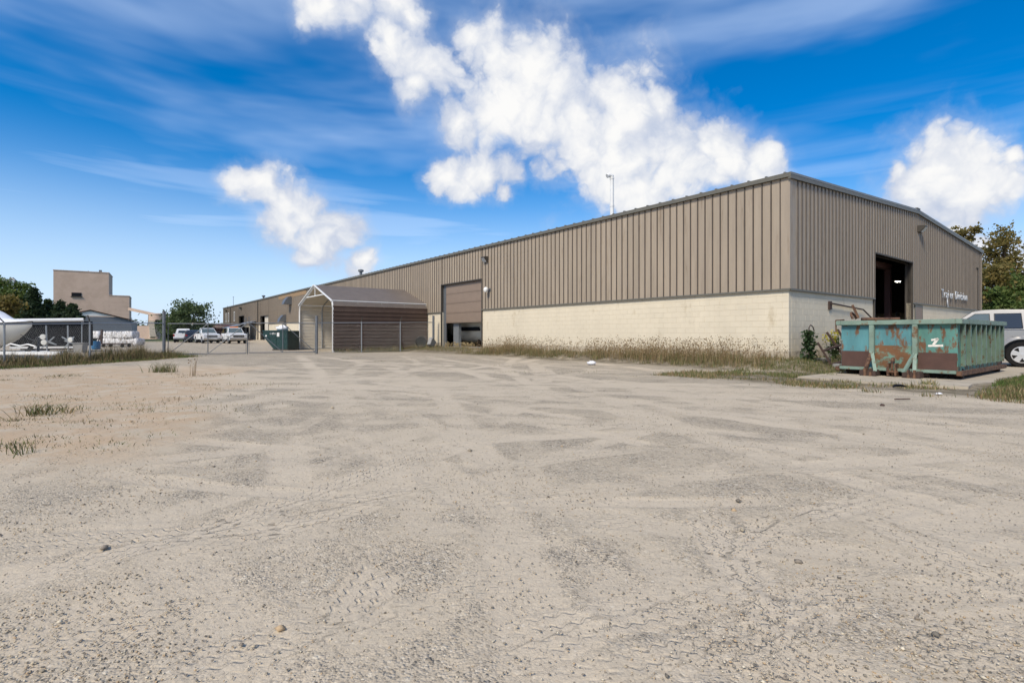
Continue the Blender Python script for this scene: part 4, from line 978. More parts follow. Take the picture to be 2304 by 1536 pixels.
# ------------------------------------------------------------------ roll-off container
def rolloff():
    t = thing('rolloff_container', 'rusty teal roll-off container standing on the concrete apron', 'container', (10.47, 12.2, .035), BANG)
    # local: x along the container (away from its hooked end), y across; its near end at x=0, right side at y=0
    Ln, Wd, z0, z1 = 4.8, 2.46, .17, 1.36
    fl = MB(); fl.box(.03, Ln, .03, Wd-.03, z0, z0+.06); fl.build('floor', 'rust_dark', t)
    # end wall in three bays
    bays = [(0, .80, 'bin_teal'), (.80, 1.72, 'bin_worn'), (1.72, Wd, 'bin_blue')]
    for i, (a, b, mt) in enumerate(bays):
        m = MB()
        if i == 1: m.box(.02, .05, a, b, .78, z1); m.m = 1; m.box(.005, .05, a, b, z0+.02, .78); m.build('end_wall', ['bin_blue', 'bin_worn'], t)
        else: m.box(.02, .05, a, b, z0, z1); m.build('end_wall', mt, t)
    for a, b in ((.01, .76), (1.80, Wd-.01)):
        m = MB(); m.box(-.004, .02, a, b, z0+.03, .62); m.build('patch_plate', 'rust_plate', t, bevel=.004)
    m = MB(); m.box(.03, Ln, .0, .03, z0, z1); m.build('side_wall', 'bin_teal', t)
    m = MB(); m.box(.03, Ln, Wd-.03, Wd, z0, z1); m.build('side_wall', 'bin_blue', t)
    m = MB(); m.box(Ln-.04, Ln, .03, Wd-.03, z0, z1); m.build('tail_gate', 'bin_teal', t)
    rm = MB(); rm.prism([(-.055, -.085), (.0, -.005), (.0, .005), (.055, .005), (.055, -.005), (.03, -.085)], z0+.13, z1-.06, 'z'); rm = rm.mesh('side_rib', 'bin_rib')
    for i in range(9): link('side_rib', rm, t, (.30+i*.53, 0, 0))
    for i in range(9): link('side_rib', rm, t, (.30+i*.53, Wd, 0), R(180))
    m = MB(); m.box(-.09, Ln+.04, -.10, .02, z1-.05, z1+.07); m.build('top_rail', 'bin_rib', t, bevel=.012)
    m = MB(); m.box(-.09, Ln+.04, Wd-.02, Wd+.10, z1-.05, z1+.07); m.build('top_rail', 'bin_rib', t, bevel=.012)
    m = MB(); m.box(-.095, .04, .02, Wd-.02, z1-.052, z1+.068); m.build('top_rail', 'bin_rib', t, bevel=.012)
    m = MB(); m.box(Ln-.06, Ln+.045, .02, Wd-.02, z1-.052, z1+.068); m.build('top_rail', 'bin_rib', t, bevel=.012)
    for y in (.80, 1.72):
        m = MB(); m.box(-.10, .02, y-.055, y+.055, .55, z1-.05); m.build('upright', 'bin_rib', t, bevel=.012)
        s = 1 if y < 1 else -1
        m = MB(); m.bar((-.06, y, .62), (-.34, y+.16*s, .12), .075, .05); m.build('strut', 'bin_rib', t)
        m = MB(); m.bar((-.06, y, .62), (-.34, y-.06*s, .12), .075, .05); m.build('strut', 'rust' if s < 0 else 'bin_rib', t)
        m = MB(); m.prism([(-.38, .0), (-.38, .14), (-.02, .17), (-.02, .02)], y-.18, y+.18, 'y'); m.build('foot_bracket', 'rust_dark', t, bevel=.01)
        m = MB(); m.box(-.42, -.36, y-.10, y-.05, -.02, .20); m.box(-.42, -.36, y+.02, y+.07, -.02, .20); m.build('lug', 'rust', t)
    m = MB(); m.box(-.12, -.02, .0, Wd, .13, .21); m.build('front_sill', 'bin_rib', t, bevel=.01)
    m = MB(); m.box(-.12, Ln+.03, -.10, .0, .09, .20); m.build('bottom_rail', 'rust', t, bevel=.01)
    m = MB(); m.box(-.12, Ln+.03, Wd, Wd+.10, .09, .20); m.build('bottom_rail', 'rust', t, bevel=.01)
    for y in (.62, 1.80):
        m = MB(); m.box(.1, Ln-.1, y-.06, y+.06, .0, .17); m.build('skid', 'rust_dark', t)
    for x, y in ((.45, .12), (.45, Wd-.12), (Ln-.4, .12), (Ln-.4, Wd-.12)):
        m = MB(); m.lathe([(-.14, .10), (-.12, .125), (.12, .125), (.14, .10)], (x, y, .125), 'y', 14); m.build('roller', 'rust_dark', t, smooth=30)
    # hook in the middle
    m = MB()
    for y in (1.17, 1.33): m.box(-.2, .0, y-.02, y+.02, .02, .34)
    pts = [(-.10, 1.25, .05), (-.16, 1.25, .2), (-.15, 1.25, .36), (-.10, 1.25, .46), (-.04, 1.25, .47), (-.03, 1.25, .38)]
    m.tube(pts, .03, 8); m.tube([(-.14, 1.13, .12), (-.14, 1.37, .12)], .035, 8); m.build('pull_hook', 'rust', t)
    # holes rusted along the foot of the side
    m = MB(); rnd = random.Random(4)
    for i in range(9):
        x = .10+i*.53; w = rnd.uniform(.10, .2)
        m.add([(x+dx, -.0035, z0+.04+dz) for dx, dz in ((0, 0), (w, 0), (w+rnd.uniform(-.03, .03), rnd.uniform(.04, .14)), (w*.5, rnd.uniform(.06, .22)), (rnd.uniform(0, .03), rnd.uniform(.05, .15)))], [(0, 1, 2, 3, 4)])
    m.build('rust_hole', 'black_plastic', t)
    m = MB(); m.box(Ln-.5, Ln-.05, -.008, -.001, z0+.05, .52); m.build('patch_plate', 'rust_plate', t)
    # painted mark, brushed by hand
    m = MB()
    def stroke(a, b, w0, w1):
        a, b = Vector((0, *a)), Vector((0, *b)); d = (b-a).normalized(); p = Vector((0, -d.z, d.y)); n = 6; vs = []
        for i in range(n+1):
            q = a+(b-a)*i/n; w = (w0+(w1-w0)*i/n)*(1+.12*math.sin(i*2.4))
            vs += [q+p*w, q-p*w]
        m.add([(.0165, v.y, v.z) for v in vs], [(2*i, 2*i+1, 2*i+3, 2*i+2) for i in range(n)])
    stroke((.50, .925), (.36, .955), .022, .028); stroke((.37, .965), (.46, .81), .03, .026); stroke((.56, .785), (.27, .795), .022, .026); m.build('painted_mark', 'paint_mark', t)
    # tarp crank lying over the far top rail
    m = MB(); m.tube([(-.02, Wd+.12, 1.12), (-.02, Wd+.12, 1.45), (.2, Wd+.0, 1.46)], .02, 6)
    m.tube([(.15+.12*math.cos(a), Wd-.25+.12*math.sin(a)*.4, 1.53+.12*math.sin(a)) for a in np.linspace(-.4, 3.6, 10)], .03, 6)
    m.bar((.2, Wd-.35, 1.5), (.15, Wd-.22, 1.86), .06); m.tube([(.25, Wd-.40, 1.47), (.8, Wd-1.1, 1.47)], .045, 8); m.build('tarp_crank', 'rust', t)
    return t
rolloff()
# ------------------------------------------------------------------ green waste container, lean-to and yard clutter
def greenbin():
    t = thing('waste_container', 'dark green waste container with a sloping front beside the carport', 'container', (at(634, 36.7), 36.7, 0), R(-6))
    m = MB(); m.prism([(-.92, .95), (-.92, 1.36), (.88, 1.36), (.88, .08), (-.15, .08)], -.8, .8, 'y'); m.build('body', 'bin_green', t, bevel=.02)
    m = MB(); m.box(-.95, .92, -.84, -.80, 1.30, 1.38); m.build('rim', 'bin_green', t)
    m = MB()
    for x in (-.5, .0, .5): m.box(x, x+.05, -.83, -.8, .75 if x < 0 else .12, 1.3)
    m.build('rib', 'bin_green', t)
    m = MB(); m.box(-.85, .88, -.825, -.8, .86, .92); m.build('cross_bar', 'bin_green', t)
    m = MB(); m.box(-.25, .9, -.78, .78, 0, .08); m.build('base', 'trim_dark', t)
    m = MB(); m.box(.12, .30, -.834, -.831, .95, 1.22); m.build('sticker', 'white_paint', t)
    m = MB(); m.box(-.72, -.62, -.834, -.831, .95, 1.05); m.build('sticker', 'white_paint', t)
    cu = bpy.data.curves.new('n', 'FONT'); cu.body = '1-991'; cu.size = .2; cu.extrude = .002
    ob = bpy.data.objects.new('tmp', cu); COL.objects.link(ob); dg = bpy.context.evaluated_depsgraph_get(); dg.update()
    me = bpy.data.meshes.new_from_object(ob.evaluated_get(dg)); bpy.data.objects.remove(ob); me.materials.clear(); me.materials.append(MATS['white_paint'])
    o = link('painted_number', me, t, (-.42, -.834, 1.08)); o.rotation_euler = (R(90), 0, 0)
    b_ = thing('rubbish_bag', 'white rubbish bag on top of the green waste container', 'bag', (at(632, 36.7), 36.9, 1.36)); lump(b_, 'bag', 'canvas', .45, .3, .2, 5)
def lump(parent, name, mt, sx, sy, sz, seed, n=10, rough=.22):
    rnd = random.Random(seed); m = MB(); vs = []; fs = []; k = 12
    for i in range(n+1):
        a = math.pi*i/n-math.pi/2
        for j in range(k):
            b_ = 2*math.pi*j/k; f = 1+rnd.uniform(-rough, rough)
            vs.append((sx*math.cos(a)*math.cos(b_)*f, sy*math.cos(a)*math.sin(b_)*f, max(0, sz*(math.sin(a)*(1+rnd.uniform(-rough, rough))+.85))))
    for i in range(n):
        for j in range(k): fs.append((i*k+j, i*k+(j+1) % k, (i+1)*k+(j+1) % k, (i+1)*k+j))
    m.add(vs, fs); return m.build(name, mt, parent, smooth=60)
greenbin()
def leanto():
    p = B(-2.2, 81.5); t = thing('lean_to', 'pale sloping lean-to roof on yellow timber legs at the far wall', 'lean-to', (p.x, p.y, 0), BANG)
    m = MB(); m.prism([(-1.8, 2.0), (2.05, 3.1), (2.05, 3.18), (-1.8, 2.1)], -2.6, 2.6, 'y'); m.build('roof', 'galv', t)
    for y in (-2.4, 2.4):
        m = MB(); m.bar((-1.6, y, 0), (-1.6, y, 2.05), .14); m.build('leg', 'wood_yellow', t)
        m = MB(); m.bar((-2.3, y, 0), (-1.6, y, 1.9), .14); m.build('brace', 'wood_yellow', t)
    m = MB(); m.box(-1.5, 2.0, 2.5, 2.56, .3, 2.3); m.build('back_panel', 'dark_inside', t)
    rnd = random.Random(2)
    s = thing('scrap_pile', 'dark heap of scrap stored beneath the lean-to roof', 'scrap heap', (p.x, p.y, 0), BANG)
    for k in range(7):
        m = MB(); a = Vector((rnd.uniform(-1.2, 1.5), -2.2, .15+.22*k)); m.tube([a, a+Vector((rnd.uniform(-.3, .3), 4.3, rnd.uniform(-.1, .2)))], rnd.uniform(.09, .16), 7); m.build('pipe', 'rust_dark' if k % 2 else 'trim_dark', s)
    m = MB(); m.box(-1.4, 1.7, -2.0, 2.0, .0, .35); m.build('pallet', 'wood_dark', s)
leanto()
r = thing('scrap_bin', 'dark red bin heaped with scrap behind the parked pickups', 'bin', on(500, 84), R(8))
m = MB(); m.prism([(-3.0, .2), (-3.2, 1.6), (3.2, 1.7), (3.0, .2)], -1.1, 1.1, 'y'); m.build('body', 'brown_steel', r)
m = MB(); m.box(-2.9, 2.9, -.9, .9, 0, .2); m.build('base', 'rust_dark', r); lump(r, 'load', 'brown_steel', 2.6, .9, .6, 3).location.z = 1.5
for k in range(6):
    m = MB(); m.box(-2.8+k*1.1, -2.7+k*1.1, -1.16, -1.1, .3, 1.6); m.build('rib', 'rust_dark', r)
# tyre, block and post beside the door
p = B(-1.0, 23.6); t = thing('old_tyre', 'black tyre leaning on the wall left of the half-raised door', 'tyre', (p.x, p.y, H(p.x, p.y)+.02), R(20))
m = MB(); m.lathe([(-.11, .22), (-.12, .33), (-.08, .38), (.08, .38), (.12, .33), (.11, .22), (.09, .21), (-.09, .21)], (0, 0, .37), 'y', 26); m.build('tread', 'rubber', t, smooth=40)
m = MB(); m.lathe([(-.05, .21), (-.02, .08), (.02, .08), (.05, .21)], (0, 0, .37), 'y', 20); m.build('rim', 'trim_dark', t, smooth=30)
p = B(-.75, 22.6); t = tag(MB().box(-.28, .28, -.14, .14, -.28, .28, Matrix.Rotation(R(35), 4, 'Y')).build('concrete_slab', 'concrete_grey', bevel=.02, loc=(p.x, p.y, H(p.x, p.y)+.28), rz=BANG+.5), 'grey concrete slab tilted on the grass left of the half-raised door', 'slab')
# ------------------------------------------------------------------ things at the corner: steel frame, kerb stones, rock, bag, litter
def corner():
    p = B(1.75, -1.0); t = thing('steel_frame', 'rusty steel frame leaning low against the gable wall', 'steel frame', (p.x, p.y, .12), BANG)
    for a, b, w in (((-1.3, -.1, .0), (-1.45, .25, .72), .09), ((.1, -.1, .0), (-.25, .45, 1.05), .09), ((.62, -.15, .02), (.38, .35, 1.15), .11), ((.95, -.1, .02), (.72, .35, .70), .10)):
        m = MB(); m.bar(a, b, w, .06); m.build('post', 'rust_dark', t)
    m = MB(); m.bar((-1.42, .10, .46), (1.5, .20, .78), .10, .05); m.build('cross_rail', 'rust_dark', t)
    m = MB(); m.bar((-1.4, -.12, .03), (1.5, -.1, .24), .12, .06); m.build('foot_rail', 'rust_dark', t)
    for (px, py, sx, sy, h, lab, rz) in ((1822, 818, .22, .10, .11, 'small grey kerb stone on the grass nearest the wall corner', .6), (1850, 823, .34, .11, .10, 'long grey kerb stone on the grass left of the teal container', .55), (1886, 827, .22, .10, .12, 'dark kerb stone tucked beside the left foot of the teal container', .7)):
        g = G(px, py, .06); o = MB().box(-sx, sx, -sy, sy, -.05, h).build('kerb_stone', 'concrete_grey', bevel=.015, loc=(g.x, g.y, H(g.x, g.y)), rz=rz); tag(o, lab, 'kerb stone', 'kerb stones by the corner')
    def rock(px, py, s, mt, lab, cat, name, z=0.05, squash=.5):
        g = G(px, py, z); o = lump(None, name, mt, s, s*.75, s*squash, px, 7, .16); o.location = (g.x, g.y, H(g.x, g.y)-.01); tag(o, lab, cat); return o
    rock(1762, 822, .16, 'concrete', 'pale rock on the grass at the foot of the wall corner', 'rock', 'rock')
    g = G(1331, 821); t = thing('plastic_bag', 'crumpled white plastic bag at the edge of the weeds', 'bag', (g.x, g.y, H(g.x, g.y))); lump(t, 'bag', 'canvas', .16, .12, .08, 12, 9, .2)
    m = MB(); m.tube([(-.12, -.05, .08), (-.17, -.1, .12), (-.16, -.13, .07), (-.11, -.09, .04)], .012, 5); m.build('handle', 'canvas', t)
    g = G(2024, 872); t = tag(MB().tube([(-.17, 0, .02), (-.08, .03, .045), (.06, .02, .045), (.17, -.02, .02)], [.012, .03, .028, .01], 7).build('rubber_scrap', 'black_sheet', smooth=50, loc=(g.x, g.y, .0), rz=.25), 'dark scrap of rubber in the grass before the teal container', 'scrap')
    g = G(2112, 886); lp = lump(None, 'paper_litter', 'canvas', .06, .04, .02, 21, 6, .4); lp.location = (g.x, g.y, H(g.x, g.y)); tag(lp, 'white scrap of paper on the gravel before the teal container', 'litter')
    g = G(2032, 899); tag(MB().bar((-.15, 0, .01), (.15, .03, .012), .025, .015).build('stick', 'wood_dark', loc=(g.x, g.y, H(g.x, g.y)+.01), rz=.1), 'thin dark stick lying on the gravel before the teal container', 'stick')
    rock(1985, 911, .035, 'rust_dark', 'dark clod on the gravel in front of the teal container', 'clod', 'clod', 0, .6)
    p = B(-.4, 11.6); h = H(p.x, p.y)
corner()
# ------------------------------------------------------------------ boat on its trailer, black trailer, bales
def boat():
    t, vs, n, ns = hull('boat', 'white powerboat under a white canvas cover behind the fence', (at(75, 25)-3.3, 25.3, .18), R(-6), 6.6, 2.3, 1.36, 'hull_white', 'black_plastic')
    cv = MB(); K = []
    for i in range(15):
        a = i/14; x = -3.3+6.6*a*.985; k = max(0, (a-.45)/.55); w = 1.15*(1-k**2.2)*.97+.02
        top = 1.40*(1+.1*k*k)+(.78 if a < .68 else .78*max(0, 1-(a-.68)/.08)*.55+.30*max(0, 1-(a-.76)/.24) if a > .68 else 0)
        base = 1.38*(1+.1*k*k)
        for s in (-1, -.8, -.4, 0, .4, .8, 1): K.append((x, s*w, base if abs(s) == 1 else base+(top-base)*(.55 if abs(s) == .8 else .94 if abs(s) == .4 else 1)))
    cv.add(K, [(i*7+j, i*7+j+1, (i+1)*7+j+1, (i+1)*7+j) for i in range(14) for j in range(6)]); cv.build('canvas_cover', 'canvas', t, smooth=50)
    m = MB(); m.box(-.3, 1.1, -1.168, -1.15, .62, .66); m.build('hull_stripe', 'black_plastic', t)
    tr = thing('boat_trailer', 'white boat trailer with a black winch post under the powerboat', 'trailer', (at(75, 25)-3.3, 25.3, -.06), R(-6))
    m = MB(); m.box(-3.4, 5.6, -.75, -.63, .22, .36); m.box(-3.4, 3.4, .63, .75, .22, .36); m.build('frame_rail', 'white_paint', tr)
    m = MB()
    for x in (-2, 0, 2): m.box(x, x+.1, -.62, .62, .2, .34)
    m.build('cross_member', 'galv', tr)
    m = MB(); m.bar((3.7, -.6, .3), (4.15, -.45, 1.0), .13); m.bar((4.3, -.6, .3), (4.15, -.45, 1.0), .1); m.build('winch_post', 'black_plastic', tr)
    m = MB(); m.tube([(2.6, -.7, .55), (3.0, -.72, .72), (3.5, -.72, .62), (3.9, -.72, .70), (4.3, -.72, .60)], .035, 6); m.build('fender', 'white_paint', tr)
    for x in (-1.2, -.3):
        for s in (-1, 1):
            m = MB(); m.lathe([(-.09, .18), (-.1, .27), (.1, .27), (.09, .18)], (x, s*.95, .27), 'y', 20); m.build('wheel', 'rubber', tr, smooth=30)
    m = MB(); m.bar((4.0, -.4, .8), (2.9, -.2, 1.15), .02); m.build('winch_strap', 'black_plastic', tr)
boat()
def blacktrailer():
    Y = 33.0; x0, x1 = at(60, Y), at(184, Y); t = thing('enclosed_trailer', 'black enclosed trailer with a white rolled awning along its roof', 'trailer', (x1, Y, 0), R(24))
    L = x1-x0; m = MB(); m.box(-L, 0, 0, 2.2, .35, 1.95); m.build('body', 'black_sheet', t, bevel=.03)
    m = MB(); m.tube([(-L-.05, -.12, 1.92), (.12, -.12, 2.02)], .115, 12); m.build('awning_roll', 'white_paint', t)
    for x in (-L, .05):
        m = MB(); m.box(x, x+.05, -.1, .0, 1.7, 2.05); m.build('awning_bracket', 'galv_dark', t)
    m = MB(); m.box(-L, .12, -.02, .02, .22, .35); m.build('lower_rail', 'white_paint', t)
    m = MB(); m.box(-.02, .03, -.03, .0, .35, 1.9); m.build('corner_post', 'galv', t)
    for x in (-L*.75, -L*.55):
        m = MB(); m.lathe([(-.1, .2), (-.1, .32), (.1, .32), (.1, .2)], (x, .25, .32), 'y', 18); m.build('wheel', 'rubber', t, smooth=30)
    m = MB(); m.box(-L*.9, -L*.1, .4, 1.8, .12, .35); m.build('underframe', 'trim_dark', t)
    for px, lab in ((106, 'aluminium boat stand with pale round pads, nearer the powerboat'), (154, 'aluminium boat stand with crossed arms at the right end of the black trailer')):
        s = thing('boat_stand', lab, 'boat stand', (at(px, 31.6), 31.6, H(at(px, 31.6), 31.6)), R(10 if px < 120 else -8))
        m = MB(); m.tube([(0, 0, .05), (-.05, 0, 1.65)], .04, 8); m.build('post', 'galv', s)
        for a, b in (((-.45, 0, .95), (.35, 0, .55)), ((.38, 0, .95), (-.3, 0, .25)), ((-.25, 0, .72), (.5, 0, .48))):
            m = MB(); m.bar(a, b, .06, .045, (0, 1, 0)); m.build('arm', 'galv', s)
        for c in ((-.18, -.06, .95), (-.12, -.06, .62)) if px < 120 else ((.22, -.06, .78),):
            m = MB(); m.lathe([(-.05, .06), (-.04, .16), (.04, .16), (.05, .06)], c, 'y', 16); m.build('pad', 'hull_white', s, smooth=30)
        m = MB(); m.box(-.4, .4, -.05, .05, 0, .06); m.box(-.05, .05, -.35, .35, 0, .055); m.build('base', 'galv', s)
    s = thing('grey_bin', 'grey plastic bin at the right end of the black trailer', 'bin', (at(181, 31), 31, -.05), .2)
    m = MB(); m.prism([(-.22, 0), (-.3, .62), (.3, .62), (.22, 0)], -.25, .25, 'y'); m.build('body', 'concrete_grey', s, bevel=.04); m = MB(); m.box(-.33, .33, -.29, .29, .60, .66); m.build('rim', 'concrete_grey', s, bevel=.02)
    s = thing('blue_drum', 'blue plastic drum between the black trailer and the bales', 'drum', (at(216, 38), 38, 0))
    m = MB(); m.lathe([(.0, .24), (.03, .28), (.3, .28), (.31, .295), (.33, .28), (.42, .28), (.43, .295), (.45, .28), (.58, .28), (.60, .25)], (0, 0, 0), 'z', 20); m.build('body', 'blue_drum', s, smooth=30); m = MB(); m.lathe([(.595, .05), (.62, .04)], (.12, 0, 0), 'z', 8); m.build('bung', 'trim_dark', s)
blacktrailer()
def bales():
    Y = 47.0; top = [(62, 190), (265, 500), (545, 730), (730, 880), (880, 1040), (1040, 1220)]; bot = [(440, 545), (545, 730), (730, 880), (880, 970), (970, 1080), (1080, 1320)]
    names = {0: ['far left of the upper row, half hidden by the fence post', 'second of the upper row, wide and ragged', 'third of the upper row with a dark torn side', 'fourth of the upper row', 'fifth of the upper row', 'right end of the upper row'],
             1: ['left end of the lower row, narrow', 'second of the lower row', 'third of the lower row, brownish', 'fourth of the lower row, narrow', 'fifth of the lower row, narrow', 'right end of the lower row, jutting out past the upper ones']}
    for r_, row in enumerate((top, bot)):
        for k, (a, b) in enumerate(row):
            x0, x1 = at(180+a/9.6, Y), at(180+b/9.6, Y); w = (x1-x0)/2*1.03; h = .64; z0 = .72 if r_ == 0 else .09
            rnd = random.Random(r_*10+k); bm = bmesh.new(); bmesh.ops.create_cube(bm, size=1); bmesh.ops.subdivide_edges(bm, edges=bm.edges[:], cuts=5, use_grid_fill=True)
            for v in bm.verts:
                c = v.co; rr = 1-.10*(abs(c.x*2)**4*abs(c.z*2)**4+abs(c.y*2)**4*abs(c.z*2)**4)
                strap = -.035*(abs((c.y*2+1)*1.5 % 1-.5) < .12)
                v.co = Vector((c.x*2*w*rr*(1+rnd.uniform(-.05, .05)), c.y*.95*rr*(1+rnd.uniform(-.05, .05)), z0+(c.z+.5)*h+(rnd.uniform(-.045, .045) if c.z > -.4 else 0)))
            me = bpy.data.meshes.new('bale'); bm.to_mesh(me); bm.free(); me.materials.append(MATS['bale_wrap']); me.shade_smooth()
            t = thing('plastic_bale', 'white wrapped bale, '+names[r_][k], 'bale', ((x0+x1)/2, Y+rnd.uniform(-.1, .15), 0), rnd.uniform(-.06, .06), 'bales of white plastic stacked two high'); link('bale', me, t)
            m = MB()
            for q in (-.3, .3): m.box(w*q-.004, w*q+.004, -.475, .475, z0-.0, z0+h+.0)
            m.build('strap', 'trim_dark', t)
    t = thing('flat_cart', 'dark flat cart frame with an upright post in front of the bales', 'cart', (at(262, 44.5), 44.5, 0))
    m = MB(); m.box(-1.0, 1.0, -.5, .5, .26, .34); m.build('deck', 'rust_dark', t)
    for x in (-.8, .8):
        for y in (-.4, .4): m = MB(); m.lathe([(-.05, .08), (-.05, .14), (.05, .14), (.05, .08)], (x, y, .14), 'y', 14); m.build('wheel', 'rubber', t)
    m = MB(); m.bar((-1.05, -.3, .3), (-1.0, -.3, 1.5), .12); m.bar((-1.4, -.3, .3), (-1.05, -.3, 1.2), .07); m.build('upright', 'rust_dark', t)
bales()
# ------------------------------------------------------------------ far buildings
def far_buildings():
    def along(px, x, Y, th):
        k = (px-CX)/F; return (k*Y-x)/(math.cos(th)-k*math.sin(th))
    Y = 150; x0 = at(120, Y); x1, x2 = x0+along(245, x0, Y, R(34)), x0+along(291, x0, Y, R(34)); zt, zm = zat(608, Y), zat(661, Y)
    t = thing('processing_tower', 'tall windowless tan plant tower with a lower step on its right', 'tower', (x0, Y, 0), R(34))
    m = MB(); m.box(0, x1-x0, 0, 14, 0, zt); m.build('tall_block', 'tower_tan', t)
    m = MB(); m.box(x1-x0, x2-x0, .02, 13, 0, zm); m.build('low_block', 'tower_tan', t)
    sm_ = MB(); k = 0
    while k*1.2 < zt-1: sm_.box(-.01, x1-x0+.01 if k*1.2 > zm-1 else x2-x0+.01, -.008, 0.0, k*1.2, k*1.2+.04); k += 1
    sm_.build('siding_joint', 'tower_tan', t)
    m = MB(); m.box(-.1, x1-x0+.1, -.1, 14, zt, zt+.22); m.build('parapet', 'tower_tan', t); m = MB(); m.box(x1-x0, x2-x0+.1, -.08, 13, zm, zm+.2); m.build('parapet', 'tower_tan', t)
    a, b = along(161, x0, Y, R(34)), along(183, x0, Y, R(34)); m = MB(); m.box(a, b, -.12, .1, zat(665, Y), zat(656.5, Y)); v = m.build('vent_opening', 'black_sheet', t)
    m = MB(); m.box(a-.2, b+.2, -.3, .05, zat(666.5, Y), zat(665, Y)); m.build('sill', 'trim_dark', v)
    m = MB(); p = along(221, x0, Y, R(34)); m.box(p, p+.7, 2, 2.7, zt, zt+1.0); m.build('roof_stack', 'galv_dark', t); m = MB(); p = along(196, x0, Y, R(34)); m.box(p, p+.15, 2, 2.15, zt, zt+.6); m.build('roof_stack', 'galv_dark', t)
    # grey building with white gable
    Y = 92; xl, xp, xr = at(96, Y), at(204, Y), at(297, Y); ze, zp = zat(720, Y), zat(698.5, Y); hw = (xr-xl)/2; xm = xp
    g = thing('grey_shed', 'low grey shed with a white gable below the tan tower', 'shed', (xm, Y, 0), R(33))
    L, R_ = along(96, xm, Y, R(33)), along(297, xm, Y, R(33))
    m = MB(); m.prism([(L, 1.55), (R_, 1.55), (R_, ze-.1), (R_*.62, zp-.62*(zp-ze)-.05), (L*.62, zp-.62*(zp-ze)-.05), (L, ze-.1)], 0, 16, 'y'); m.build('wall', 'siding_grey', g)
    m = MB(); zz = zat(710.5, Y); fr = (zp-zz)/(zp-ze); m.prism([(L*fr*.98, zz), (R_*fr*.98, zz), (0, zp-.08)], -.08, .0, 'y'); m.build('gable', 'white_paint', g)
    m = MB(); m.prism([(L, .0), (R_, .0), (R_, 1.55), (L, 1.55)], .4, 16, 'y'); m.build('open_bay', 'dark_inside', g)
    for s, X in ((-1, L), (1, R_)):
        m = MB(); m.add([(0, -.3, zp), (X*1.03, -.3, ze-.05), (X*1.03, 16, ze-.05), (0, 16, zp), (0, -.3, zp+.16), (X*1.03, -.3, ze+.11), (X*1.03, 16, ze+.11), (0, 16, zp+.16)], [(0, 1, 2, 3), (4, 7, 6, 5), (0, 4, 5, 1), (1, 5, 6, 2), (2, 6, 7, 3)]); m.build('roof', 'wood_dark', g)
    sd = MB(); zq = 1.75
    while zq < zz-.1: sd.box(L, R_, -.02, .0, zq, zq+.03); zq += .28
    sd.build('siding_line', 'galv_dark', g)
    for i in range(5): m = MB(); xx = L+(R_-L)*(i+.2)/5; m.box(xx, xx+.18, .0, .18, 0, 1.55); m.build('post', 'galv_dark', g)
    # silo building with chute
    Y = 120; a, b = at(338, Y), at(374, Y); t = thing('silo_building', 'squat tan silo building with a pale chute on its front', 'silo', ((a+b)/2, Y, 0)); h = zat(708, Y); w = (b-a)/2
    m = MB(); m.lathe([(0, w), (h, w), (h+.01, w*1.04), (h+.25, w*1.02), (h+.35, .1)], (0, 0, 0), 'z', 24); m.build('drum', 'tower_tan', t, smooth=30)
    m = MB(); m.bar((-.2, -w-.2, h*.72), (1.3, -w-1.8, .4), 1.0, .7); m.build('chute', 'concrete', t)
    m = MB(); m.box(.6, 1.3, -w-.12, -w+.6, h*.55, h*.78); m.build('opening', 'black_sheet', t)
    m = MB(); m.box(-w-2.8, -w+.3, -1, 1.5, 0, zat(733, Y)); m.build('annex', 'tower_tan', t)
    Y = 140; t = thing('conveyor', 'long inclined conveyor running down from the tan tower', 'conveyor', (at(291, Y), Y, 0)); x = at(510, Y)-at(291, Y)
    z0, z1 = zat(695, Y), zat(744, Y)
    m = MB(); m.bar((0, 0, z0), (x, 0, z1), .9, .7); m.build('gallery', 'tower_tan', t)
    for f in (.2, .45, .7): m = MB(); m.bar((x*f-.5, 0, 0), (x*f, 0, z0+(z1-z0)*f), .15); m.bar((x*f+.5, 0, 0), (x*f, 0, z0+(z1-z0)*f), .15); m.build('trestle', 'galv_dark', t)
    Y = 95; t = thing('pipe_gantry', 'steel gantry with a bent pipe rising above the left trees', 'gantry', (at(12, Y), Y, 0))
    zt = zat(630, Y); m = MB()
    for x in (-.9, .9): m.bar((x, 0, 0), (x, 0, zt), .25)
    m.bar((-2.2, 0, zt), (1.6, 0, zt), .25); m.bar((-.9, 0, zt-1.2), (.9, 0, zt-1.2), .2); m.build('frame', 'galv_dark', t); m = MB(); m.box(-.7, .7, -.4, .4, zt-1.0, zt-.2); m.build('hopper', 'rust_dark', t)
    m = MB(); m.tube([(.9, 0, zt+.2), (1.4, 0, zt+.25), (1.8, 0, zt-.1), (1.8, 0, zt-2.2)], .22, 8); m.build('pipe', 'galv_dark', t)
far_buildings()
